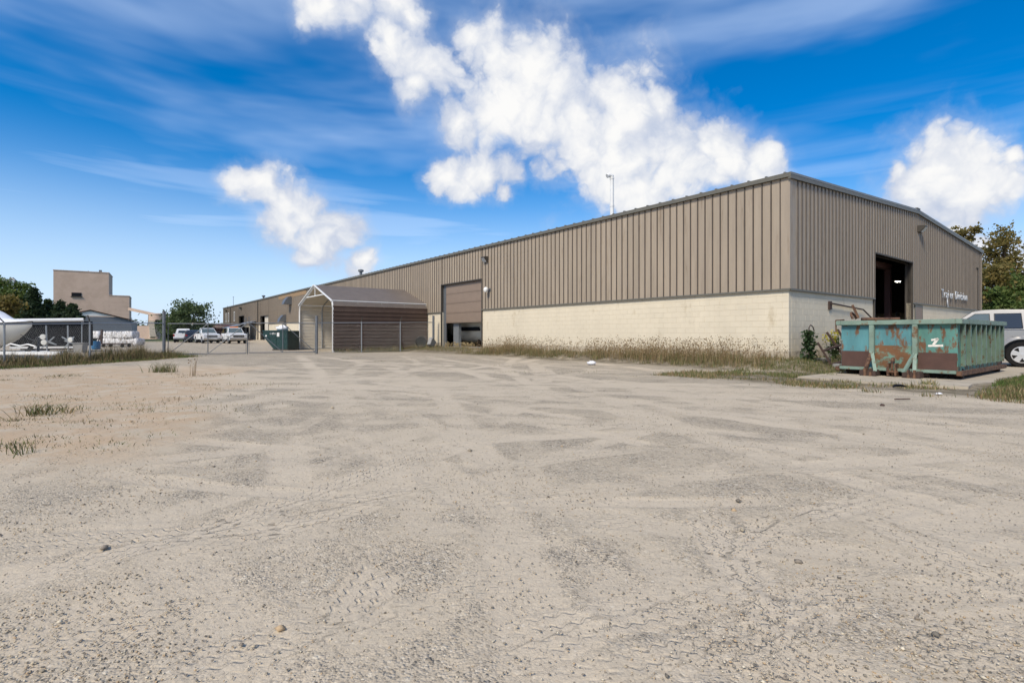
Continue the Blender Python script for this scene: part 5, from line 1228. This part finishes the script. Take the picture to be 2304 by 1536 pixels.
# ------------------------------------------------------------------ grass and weeds
rng = np.random.RandomState(11)
PAL = {'dry': [(.20, .135, .065), (.27, .19, .10), (.33, .25, .14), (.15, .10, .05)], 'green': [(.075, .105, .028), (.10, .125, .04), (.13, .14, .05), (.06, .085, .025)],
       'olive': [(.14, .125, .05), (.17, .15, .065), (.11, .10, .04), (.22, .18, .09)], 'straw': [(.42, .33, .18), (.36, .27, .14)], 'lawn': [(.06, .12, .02), (.085, .14, .03), (.10, .13, .035)]}
def palette(names, n):
    c = np.array([q for k in names for q in PAL[k]]); return c[rng.randint(len(c), size=n)]*(.8+.4*rng.rand(n, 1))
def blades(xy, h, w, names, lean=.35):
    """xy (n,2), h (n,), w width: a bent blade of five points each"""
    n = len(xy); z = lay(xy[:, 0], xy[:, 1])-.01; a = rng.rand(n)*2*np.pi; c, s = np.cos(a), np.sin(a); le = h*lean*(.3+rng.rand(n)*1.2); b = rng.rand(n)*2*np.pi
    lx, ly = np.cos(b)*le, np.sin(b)*le; V = np.zeros((n, 5, 3)); w = w*(.6+.8*rng.rand(n))
    for i, (f, ww, hh) in enumerate(((0, -.5, 0), (0, .5, 0), (.35, .4, .6), (.35, -.4, .6), (1, 0, 1))):
        V[:, i, 0] = xy[:, 0]+lx*f+c*w*ww; V[:, i, 1] = xy[:, 1]+ly*f+s*w*ww; V[:, i, 2] = z+h*hh*(1 if i < 4 else .95)
    o = np.arange(n)[:, None]*5; Fq = np.concatenate([o+np.array([[0, 1, 2]]), o+np.array([[0, 2, 3]]), o+np.array([[3, 2, 4]])])
    col = np.repeat(palette(names, n), 5, 0).reshape(n, 5, 3); 
    return V.reshape(-1, 3), Fq, col.reshape(-1, 3)
def heads(xy, h, names, r=.012, k=3):
    """seed heads: small eight-faced beads round the tip of a stem"""
    n = len(xy)*k; P = np.repeat(xy, k, 0); z = np.repeat(lay(xy[:, 0], xy[:, 1])+h, k)*1.0
    j = (rng.rand(n, 3)-.5)*np.array([.12, .12, .16]); c = np.stack([P[:, 0], P[:, 1], z], 1)+j; rr = r*(.6+rng.rand(n)*.9)
    d = np.array([(1, 0, 0), (0, 1, 0), (-1, 0, 0), (0, -1, 0), (0, 0, 1.3), (0, 0, -1.3)]); V = c[:, None, :]+d[None]*rr[:, None, None]
    f = np.array([(0, 1, 4), (1, 2, 4), (2, 3, 4), (3, 0, 4), (1, 0, 5), (2, 1, 5), (3, 2, 5), (0, 3, 5)]); Fq = (np.arange(n)[:, None, None]*6+f[None]).reshape(-1, 3)
    return V.reshape(-1, 3), Fq, np.repeat(palette(names, n), 6, 0)
def join(name, parts, label=None, matn='blades'):
    V = []; Fq = []; Cc = []; o = 0
    for v, f, c in parts: V.append(v); Fq.append(f+o); Cc.append(c); o += len(v)
    return kind(link(name, fastmesh(name, np.concatenate(V), np.concatenate(Fq), matn, np.concatenate(Cc))), 'stuff')
def Bn(v, u): return np.stack([C0.x+VD.x*v+UD.x*u, C0.y+VD.y*v+UD.y*u], 1)
def thin(xy, f, lo=.42, hi=.6):
    k = sm((fbm(xy[:, 0]*f+40, xy[:, 1]*f, 3)-lo)/(hi-lo)); return xy[rng.rand(len(xy)) < k]
def wall_weeds():
    parts = []
    n = 30000; u = rng.rand(n)*17.6-.3; v = -2.45*rng.rand(n)**.8-.04; xy = Bn(v, u); kp = rng.rand(n) < sm((2.5+1.6*(fbm(u*.9, v*0+3, 3)-.5)+v)/.8)*(.15+.85*sm((fbm(u*2.2+9, v*2.2, 3)-.38)/.2)); xy, u, v = xy[kp], u[kp], v[kp]
    tall = .22+.45*np.exp(-((u-2.6)/2.6)**2)+.45*np.exp(-((u-6.5)/2.0)**2)+.62*np.exp(-((u-13.8)/1.7)**2)+.35*np.exp(-((u-11.0)/.7)**2)
    edge = sm((v+2.5)/1.0)*(.45+.9*fbm(u*1.5+3, v*1.5, 2)); h = (.10+.62*tall*rng.rand(len(u))**1.3)*(.35+.65*edge)
    g = rng.rand(len(u)) < .45
    parts.append(blades(xy[g], h[g]*.75, .012, ['green', 'olive'])); parts.append(blades(xy[~g], h[~g], .009, ['dry', 'olive'], .2))
    n = 2100; u = np.concatenate([rng.normal(2.8, 2.2, n//2), rng.normal(6.8, 1.6, n//5), rng.normal(13.8, 1.2, n//4), rng.normal(11, .5, n//20)]); u = u[(u > -.2) & (u < 16.5)]
    v = -2.0*rng.rand(len(u))-.1; xy = Bn(v, u); h = .28+.52*rng.rand(len(u))**1.6
    parts.append(blades(xy, h, .007, ['dry'], .12)); parts.append(heads(xy, h*.93, ['dry'], .013, 3))
    n = 2600; u = 17.6+rng.rand(n)*6.4; v = -1.9*rng.rand(n)-.1; k = (u > 22.3) | (v < -.55); xy = Bn(v[k], u[k]); parts.append(blades(xy, .05+.18*rng.rand(len(xy))**2, .011, ['green', 'olive', 'dry']))
    n = 130; u = 17.9+rng.rand(n)*3.4; v = -.35-.25*rng.rand(n); xy = Bn(v, u); h = .10+.2*rng.rand(n); parts.append(blades(xy, h, .012, ['straw'])); parts.append(heads(xy, h, ['straw'], .022, 2))
    n = 4200; v = -6.6*rng.rand(n)-.05; u = 24.35-1.7*rng.rand(n)**1.3; xy = thin(Bn(v, u), .7, .30, .5); h = .05+.45*rng.rand(len(xy))**3.2; parts.append(blades(xy, h, .011, ['olive', 'dry', 'green']))
    join('wall_weeds', parts)
wall_weeds()
def corner_grass():
    parts = []
    n = 16000; v = -2.6+rng.rand(n)*9.0; u = -2.3*rng.rand(n); xy = Bn(v, u); k = (v < 2) | (u > -1.5); xy = thin(xy[k], .9, .22, .5); parts.append(blades(xy, .03+.13*rng.rand(len(xy))**2, .010, ['green', 'olive']))
    n = 15000; v = -5.9+2.0*rng.rand(n); u = -6.6+7.6*rng.rand(n); xy = thin(Bn(v, u), .9, .36, .52); parts.append(blades(xy, .03+.11*rng.rand(len(xy))**2, .010, ['green', 'olive', 'dry']))
    n = 9000; v = -5.2+4.4*rng.rand(n); u = -5.25-1.3*rng.rand(n); xy = thin(Bn(v, u), .9, .30, .5); parts.append(blades(xy, .03+.12*rng.rand(len(xy))**2, .010, ['green', 'dry', 'olive']))
    n = 5000; v = -4.0+1.6*rng.rand(n); u = -1.9+2.2*rng.rand(n); xy = thin(Bn(v, u), .8, .3, .5); parts.append(blades(xy, .03+.12*rng.rand(len(xy))**2, .011, ['green', 'olive']))
    join('corner_grass', parts)
    n = 34000; v = -2.6+12*rng.rand(n); u = -5.35-3.2*rng.rand(n); xy = Bn(v, u); k = rng.rand(n) < sm((v+2.8+.8*(fbm(u*1.3, v*0, 2)-.5))/.7); join('lawn_grass', [blades(xy[k], .05+.10*rng.rand(k.sum()), .009, ['lawn', 'green'])])
corner_grass()
def fence_weeds():
    parts = []
    for (a, b), n in zip(zip(FP[1:-1], FP[2:]), (12000, 9000, 9000)):
        t = rng.rand(n); d = rng.normal(0, 1, n)*.75; dx, dy = b[0]-a[0], b[1]-a[1]; L = math.hypot(dx, dy); off = np.stack([a[0]+dx*t-dy/L*(d+.15), a[1]+dy*t+dx/L*(d+.15)], 1)
        near = sm((1.6-np.abs(d))/1.2); h = (.06+1.15*rng.rand(n)**1.2*near*np.clip(fbm(off[:, 0]*1.3, off[:, 1]*1.3, 3)*1.9-.35, .15, 1.2)*.75); g = rng.rand(n) < .35
        parts.append(blades(off[g], h[g]*.7, .014, ['green', 'olive'])); parts.append(blades(off[~g], h[~g], .011, ['olive', 'dry'], .22))
    n = 2600; t = rng.rand(n); a, b = FP[1], (-20.2, 17.0); xy = np.stack([a[0]+(b[0]-a[0])*t+1.5+.7*rng.rand(n), a[1]+(b[1]-a[1])*t], 1)
    xy = thin(xy, .6, .3, .5); parts.append(blades(xy, .04+.10*rng.rand(len(xy)), .013, ['green', 'lawn']))
    n = 1500; c = np.array(FP[1]); xy = c+np.array([.5, -.4])+rng.normal(0, .55, (n, 2)); parts.append(blades(xy, .06+.32*rng.rand(n)**1.5, .012, ['green', 'olive']))
    join('fence_weeds', parts)
fence_weeds()
def sparse_grass():
    parts = []; spots = []
    for _ in range(85):
        px, py = rng.uniform(0, 560), rng.uniform(838, 1010)
        if px < 620-(py-838)*1.5+rng.uniform(-60, 60): spots.append((px, py))
    spots += [(455, 845), (475, 846), (500, 842), (800, 803), (780, 808), (860, 812), (880, 814), (935, 808), (990, 805), (1130, 822), (1160, 836), (1310, 836), (1450, 846), (1600, 842), (1640, 850), (1690, 838), (1720, 852), (1760, 860), (1800, 866), (550, 865), (630, 865), (420, 905), (560, 925), (490, 915), (330, 985), (250, 1005)]
    for px, py in spots:
        g = G(px, py); n = rng.randint(14, 60); s = rng.uniform(.06, .30); xy = np.array([g.x, g.y])+rng.normal(0, 1, (n, 2))*np.array([s*1.6, s]); parts.append(blades(xy, .01+rng.uniform(.02, .07)*rng.rand(n), .007, ['olive', 'green'] if rng.rand() < .7 else ['dry', 'olive'], .7))
    join('sparse_grass', parts)
sparse_grass()
def tuft(name, label, px, py, n, r, h, pal, lean=.5, cat='plant', seeds=False):
    g = G(px, py); xy = np.array([g.x, g.y])+rng.normal(0, r*.4, (n, 2)); hh = h*(.35+.65*rng.rand(n)); ps = [blades(xy, hh, .010, pal, lean)]
    if seeds: ps.append(heads(xy[:n//2], hh[:n//2], ['dry'], .014, 3))
    V = np.concatenate([p[0] for p in ps]); o = len(ps[0][0]); Fq = np.concatenate([ps[0][1]]+([ps[1][1]+o] if seeds else [])); c = np.concatenate([p[2] for p in ps])
    V = V-np.array([g.x, g.y, 0]); ob = link(name, fastmesh(name, V, Fq, 'blades', c)); ob.location = (g.x, g.y, 0); return tag(ob, label, cat)
tuft('weed_tuft', 'largest pale green weed tuft standing alone on the orange sand', 100, 930, 120, .42, .22, ['green', 'olive', 'straw'], 1.1)
tuft('weed_tuft', 'bushy green weed just in front of the left gate post', 368, 836, 200, .5, .36, ['green', 'olive'], .9)
tuft('weed_stalk', 'lone dark dry stalk on the sand right of the bushy weed', 433, 846, 10, .12, .62, ['dry'], .12, seeds=True)
tuft('weed_tuft', 'small weed with upright shoots low at the left edge of the sand', 48, 1020, 26, .2, .17, ['green', 'olive'], .6)
tuft('weed_tuft', 'flat grass tuft on the sand between the fence post and the gate', 137, 848, 90, .6, .12, ['olive', 'green'], 1.1)
tuft('weed_tuft', 'green weed sprawling at the right foot of the teal container', 2088, 868, 140, .22, .22, ['green', 'straw'], .8)
def vine():
    p = B(.42, -.45); z = H(p.x, p.y); t = thing('vine_plant', 'dark green vine climbing a bent stake at the wall corner', 'plant', (p.x, p.y, z), BANG)
    m = MB(); m.tube([(0, 0, 0), (.02, .02, .9), (-.02, .0, 1.08), (.1, 0, 1.16), (.22, -.02, 1.1), (.30, -.02, .98)], .016, 6); m.build('stake', 'rust_dark', t)
    n = 420; q = rng.rand(n); c = np.stack([rng.normal(0, .085, n)*(1.1-.5*q), rng.normal(0, .10, n), q*.98], 1); leaves(t, 'foliage', c, .07, 'vine_leaf', droop=.8)
    p = B(2.6, -.35); t = thing('goldenrod', 'yellow flowering goldenrod behind the rusty steel frame', 'plant', (p.x, p.y, H(p.x, p.y)), BANG); m = MB(); tips = []
    for k in range(9):
        x, y = rng.normal(0, .28), rng.normal(0, .1); hh = rng.uniform(.6, .95); m.tube([(x*.4, y*.4, 0), (x, y, hh)], .008, 4); tips.append((x, y, hh))
    m.build('stem', 'vine_leaf', t); tp = np.array(tips); c = tp[rng.randint(9, size=150)]+rng.normal(0, 1, (150, 3))*np.array([.10, .06, .06]); kind(leaves(t, 'flowers', c, .045, 'leaf_yellow'), 'stuff')
    c = np.stack([rng.normal(0, .22, 160), rng.normal(0, .09, 160), rng.rand(160)*.7], 1); leaves(t, 'foliage', c, .07, 'vine_leaf')
def leaves(parent, name, c, size, matn, droop=0.0, aspect=1.7):
    """leaf-sized faces: a bent diamond of four points each"""
    n = len(c); a = rng.normal(0, 1, (n, 3)); a[:, 2] -= droop; a /= np.linalg.norm(a, axis=1)[:, None]; b = rng.normal(0, 1, (n, 3)); b -= a*(a*b).sum(1)[:, None]; b /= np.linalg.norm(b, axis=1)[:, None]
    s = size*(.55+.9*rng.rand(n))[:, None]; V = np.stack([c-a*s*aspect*.5, c+b*s*.5, c+a*s*aspect*.5, c-b*s*.5], 1).reshape(-1, 3); Fq = np.arange(n*4).reshape(n, 4)
    return link(name, fastmesh(name, V, Fq, matn, n=4), parent)
vine()
# ------------------------------------------------------------------ trees
def tree(label, px, Y, top, wpx, matn, seed, dens=1.0, leaf=.16, bare=.25, shape='round', trunkx=0.0, name='tree', group=None):
    r = np.random.RandomState(seed); X = at(px, Y); Ht = zat(top, Y); Wd = wpx/F*Y/2; t = thing(name, label, 'tree', (X, Y, 0), 0, group)
    tr = MB(); bx = [(trunkx*k+.06*Ht*.1*math.sin(k*5+seed), .1*math.sin(k*3+seed), Ht*.86*k) for k in np.linspace(0, 1, 7)]; tr.tube(bx, [Ht*.022*(1-.8*k)+.02 for k in np.linspace(0, 1, 7)], 8)
    C = []; nb = 26 if shape == 'round' else 34
    for k in range(nb):
        if shape == 'round': f = bare+(1-bare)*r.rand()**.85; rad = Wd*math.sqrt(max(.05, 1-((f-.55)/.55)**2))*(.35+.65*r.rand()**.6)
        elif shape == 'open': f = bare+(1-bare)*(k+r.rand())/nb; rad = Wd*(.25+.75*r.rand())*(.6+.5*math.sin(f*3.1))
        else: f = .08+.92*(k+.5)/nb; rad = Wd*(1.02-f)*(.75+.4*r.rand())
        a = r.rand()*2*math.pi if shape != 'cone' else k*2.4+r.rand()*.6
        cx, cy, cz = rad*math.cos(a), rad*math.sin(a)*.85, Ht*(.06+.90*f); C.append((cx, cy, cz, f))
        i0 = min(.95, max(.15, f*(.78 if shape != 'cone' else .98))); p0 = Vector((trunkx*i0, 0, Ht*.86*i0)); p1 = Vector((cx, cy, cz)); mid = (p0+p1)/2+Vector((0, 0, .06*Ht*(1 if shape != 'cone' else -.2)))
        tr.tube([p0, mid, p1], [Ht*.0085*(1.2-f)+.012, Ht*.005*(1.2-f)+.01, .008], 5)
    tr.build('trunk', 'bark', t, smooth=40)
    P = []
    for (cx, cy, cz, f) in C:
        if shape == 'cone':
            m = int(150*dens*(1.25-f)); s = r.rand(m); ww = .10*Wd+.16*Wd*(1-f); P.append(np.stack([cx*s+r.normal(0, ww, m)*.7, cy*s+r.normal(0, ww, m)*.7, cz-.05*Ht*s*(1-f)+r.normal(0, .022*Ht, m)], 1))
        else:
            sub = r.randint(4, 8)
            for q in range(sub):
                m = int(60*dens*(.5+r.rand())); s = Wd*(.10+.14*r.rand()) if shape == 'open' else Wd*(.13+.15*r.rand()); o = r.normal(0, 1, 3)*Wd*(.15 if shape == 'open' else .2)*np.array([1, 1, .7]); P.append(np.array([cx, cy, cz])+o+r.normal(0, 1, (m, 3))*np.array([s, s, s*.62]))
    P = np.concatenate(P); P = P[P[:, 2] > .15]
    leaves(t, 'crown', P, leaf, matn, droop=.3 if shape != 'cone' else .1, aspect=1.6 if shape != 'cone' else 2.6); return t
tree('tall broad-leaved tree at the left frame edge below the pipe gantry', 12, 70, 634, 78, 'leaf_green', 1, 1.3, .24)
tree('yellowish broad-leaved tree low at the left frame edge behind the powerboat', -2, 58, 668, 70, 'leaf_olive', 21, 1.2, .2)
tree('tall dark spruce left of the tan tower', 76, 66, 644, 92, 'leaf_dark', 2, 2.2, .17, shape='cone', name='spruce_tree')
tree('shorter dark spruce touching the left edge of the tan tower', 108, 68, 672, 84, 'leaf_dark', 3, 2.0, .17, shape='cone', name='spruce_tree')
tree('rounded dark pine in front of the left foot of the tan tower', 136, 64, 676, 80, 'leaf_dark', 4, 2.2, .16, shape='cone', name='pine_tree')
tree('broad dark pine just left of the grey shed gable', 163, 62, 682, 90, 'leaf_dark', 5, 2.2, .16, shape='cone', name='pine_tree')
tree('green bushy tree behind the white pickups, left of the warehouse end', 424, 78, 684, 74, 'leaf_mid', 6, .6, .2, .2)
tree('low green shrub tree left of the bushy tree, beside the silo', 395, 82, 720, 52, 'leaf_mid', 7, 1.0, .22, .1)
tree('low shrub tree right of the bushy tree, behind the pickups', 462, 84, 733, 46, 'leaf_dark', 8, 1.0, .22, .1)
tree('tall sparse tree with a bare trunk rising right of the warehouse gable', 2252, 47, 512, 92, 'leaf_olive', 9, .34, .16, .42, 'open', .2)
tree('olive tree whose top shows above the gable slope', 2172, 58, 508, 70, 'leaf_olive', 10, .5, .18, .3, 'open')
tree('dense olive tree close behind the right corner of the warehouse', 2228, 42, 596, 74, 'leaf_olive', 12, .5, .16, .1)
tree('green tree at the right frame edge behind the silver car', 2296, 44, 626, 104, 'leaf_green', 13, 1.0, .18, .1)
tree('low green bush tree beneath the tall sparse tree', 2256, 40, 655, 64, 'leaf_green', 14, 1.2, .16, .05)
def treeline():
    P = []
    for k in range(230):
        px = rng.uniform(-700, 520); Y = rng.uniform(190, 260); h = rng.uniform(3.5, 6.5); m = 70; P.append(np.stack([at(px, Y)+rng.normal(0, 2.2, m), Y+rng.normal(0, 2, m), np.abs(rng.normal(.55, .28, m))*h], 1))
    for k in range(60):
        px = rng.uniform(2200, 3000); Y = rng.uniform(70, 100); h = rng.uniform(3.5, 6.5); m = 70; P.append(np.stack([at(px, Y)+rng.normal(0, 2.0, m), Y+rng.normal(0, 2, m), np.abs(rng.normal(.55, .28, m))*h], 1))
    o = leaves(None, 'far_woodland', np.concatenate(P), .9, 'leaf_mid'); kind(o, 'stuff')
treeline()
# ------------------------------------------------------------------ loose stones
def pebbles():
    n = 95000; y = 1.35+9.5*rng.rand(n)**1.7; x = (rng.rand(n)*2-1)*(1.25*y+.6); gm = fbm(x*1.1+7, y*1.1, 4); k = rng.rand(n) < .30+.70*sm((gm-.42)/.22); x, y = x[k], y[k]; n = len(x)
    r = .0020+.0036*rng.rand(n)**2; big = rng.rand(n) < .02; r[big] *= 1.8; huge = rng.rand(n) < .0006; r[huge] = .013+.008*rng.rand(huge.sum())
    z = lay(x, y)+r*.25-.002+.011*(fbm(x*1.6, y*1.6, 4)-.5)*2
    d = np.array([(1, 0, 0), (0, 1, 0), (-1, 0, 0), (0, -1, 0), (0, 0, .7), (0, 0, -.7)]); V = np.stack([x, y, z], 1)[:, None]+d[None]*(r[:, None, None]*(.65+.7*rng.rand(n, 6, 1)))
    a = rng.rand(n)*6.28; ca, sa = np.cos(a)[:, None], np.sin(a)[:, None]; lx = (V[:, :, 0]-x[:, None])*1.35; ly = V[:, :, 1]-y[:, None]; V[:, :, 0] = x[:, None]+lx*ca-ly*sa; V[:, :, 1] = y[:, None]+lx*sa+ly*ca
    f = np.array([(0, 1, 4), (1, 2, 4), (2, 3, 4), (3, 0, 4), (1, 0, 5), (2, 1, 5), (3, 2, 5), (0, 3, 5)]); Fq = (np.arange(n)[:, None, None]*6+f[None]).reshape(-1, 3)
    pal = np.array([(.15, .14, .13), (.26, .235, .20), (.37, .33, .27), (.46, .40, .32), (.56, .52, .45), (.42, .32, .22), (.22, .195, .175), (.45, .40, .34)]); c = np.repeat(pal[rng.randint(len(pal), size=n)]*np.array([1.03, .98, .86]), 6, 0)
    me = fastmesh('gravel', V.reshape(-1, 3), Fq, 'pebbles', c); me.shade_smooth(); kind(link('gravel', me), 'stuff')
pebbles()
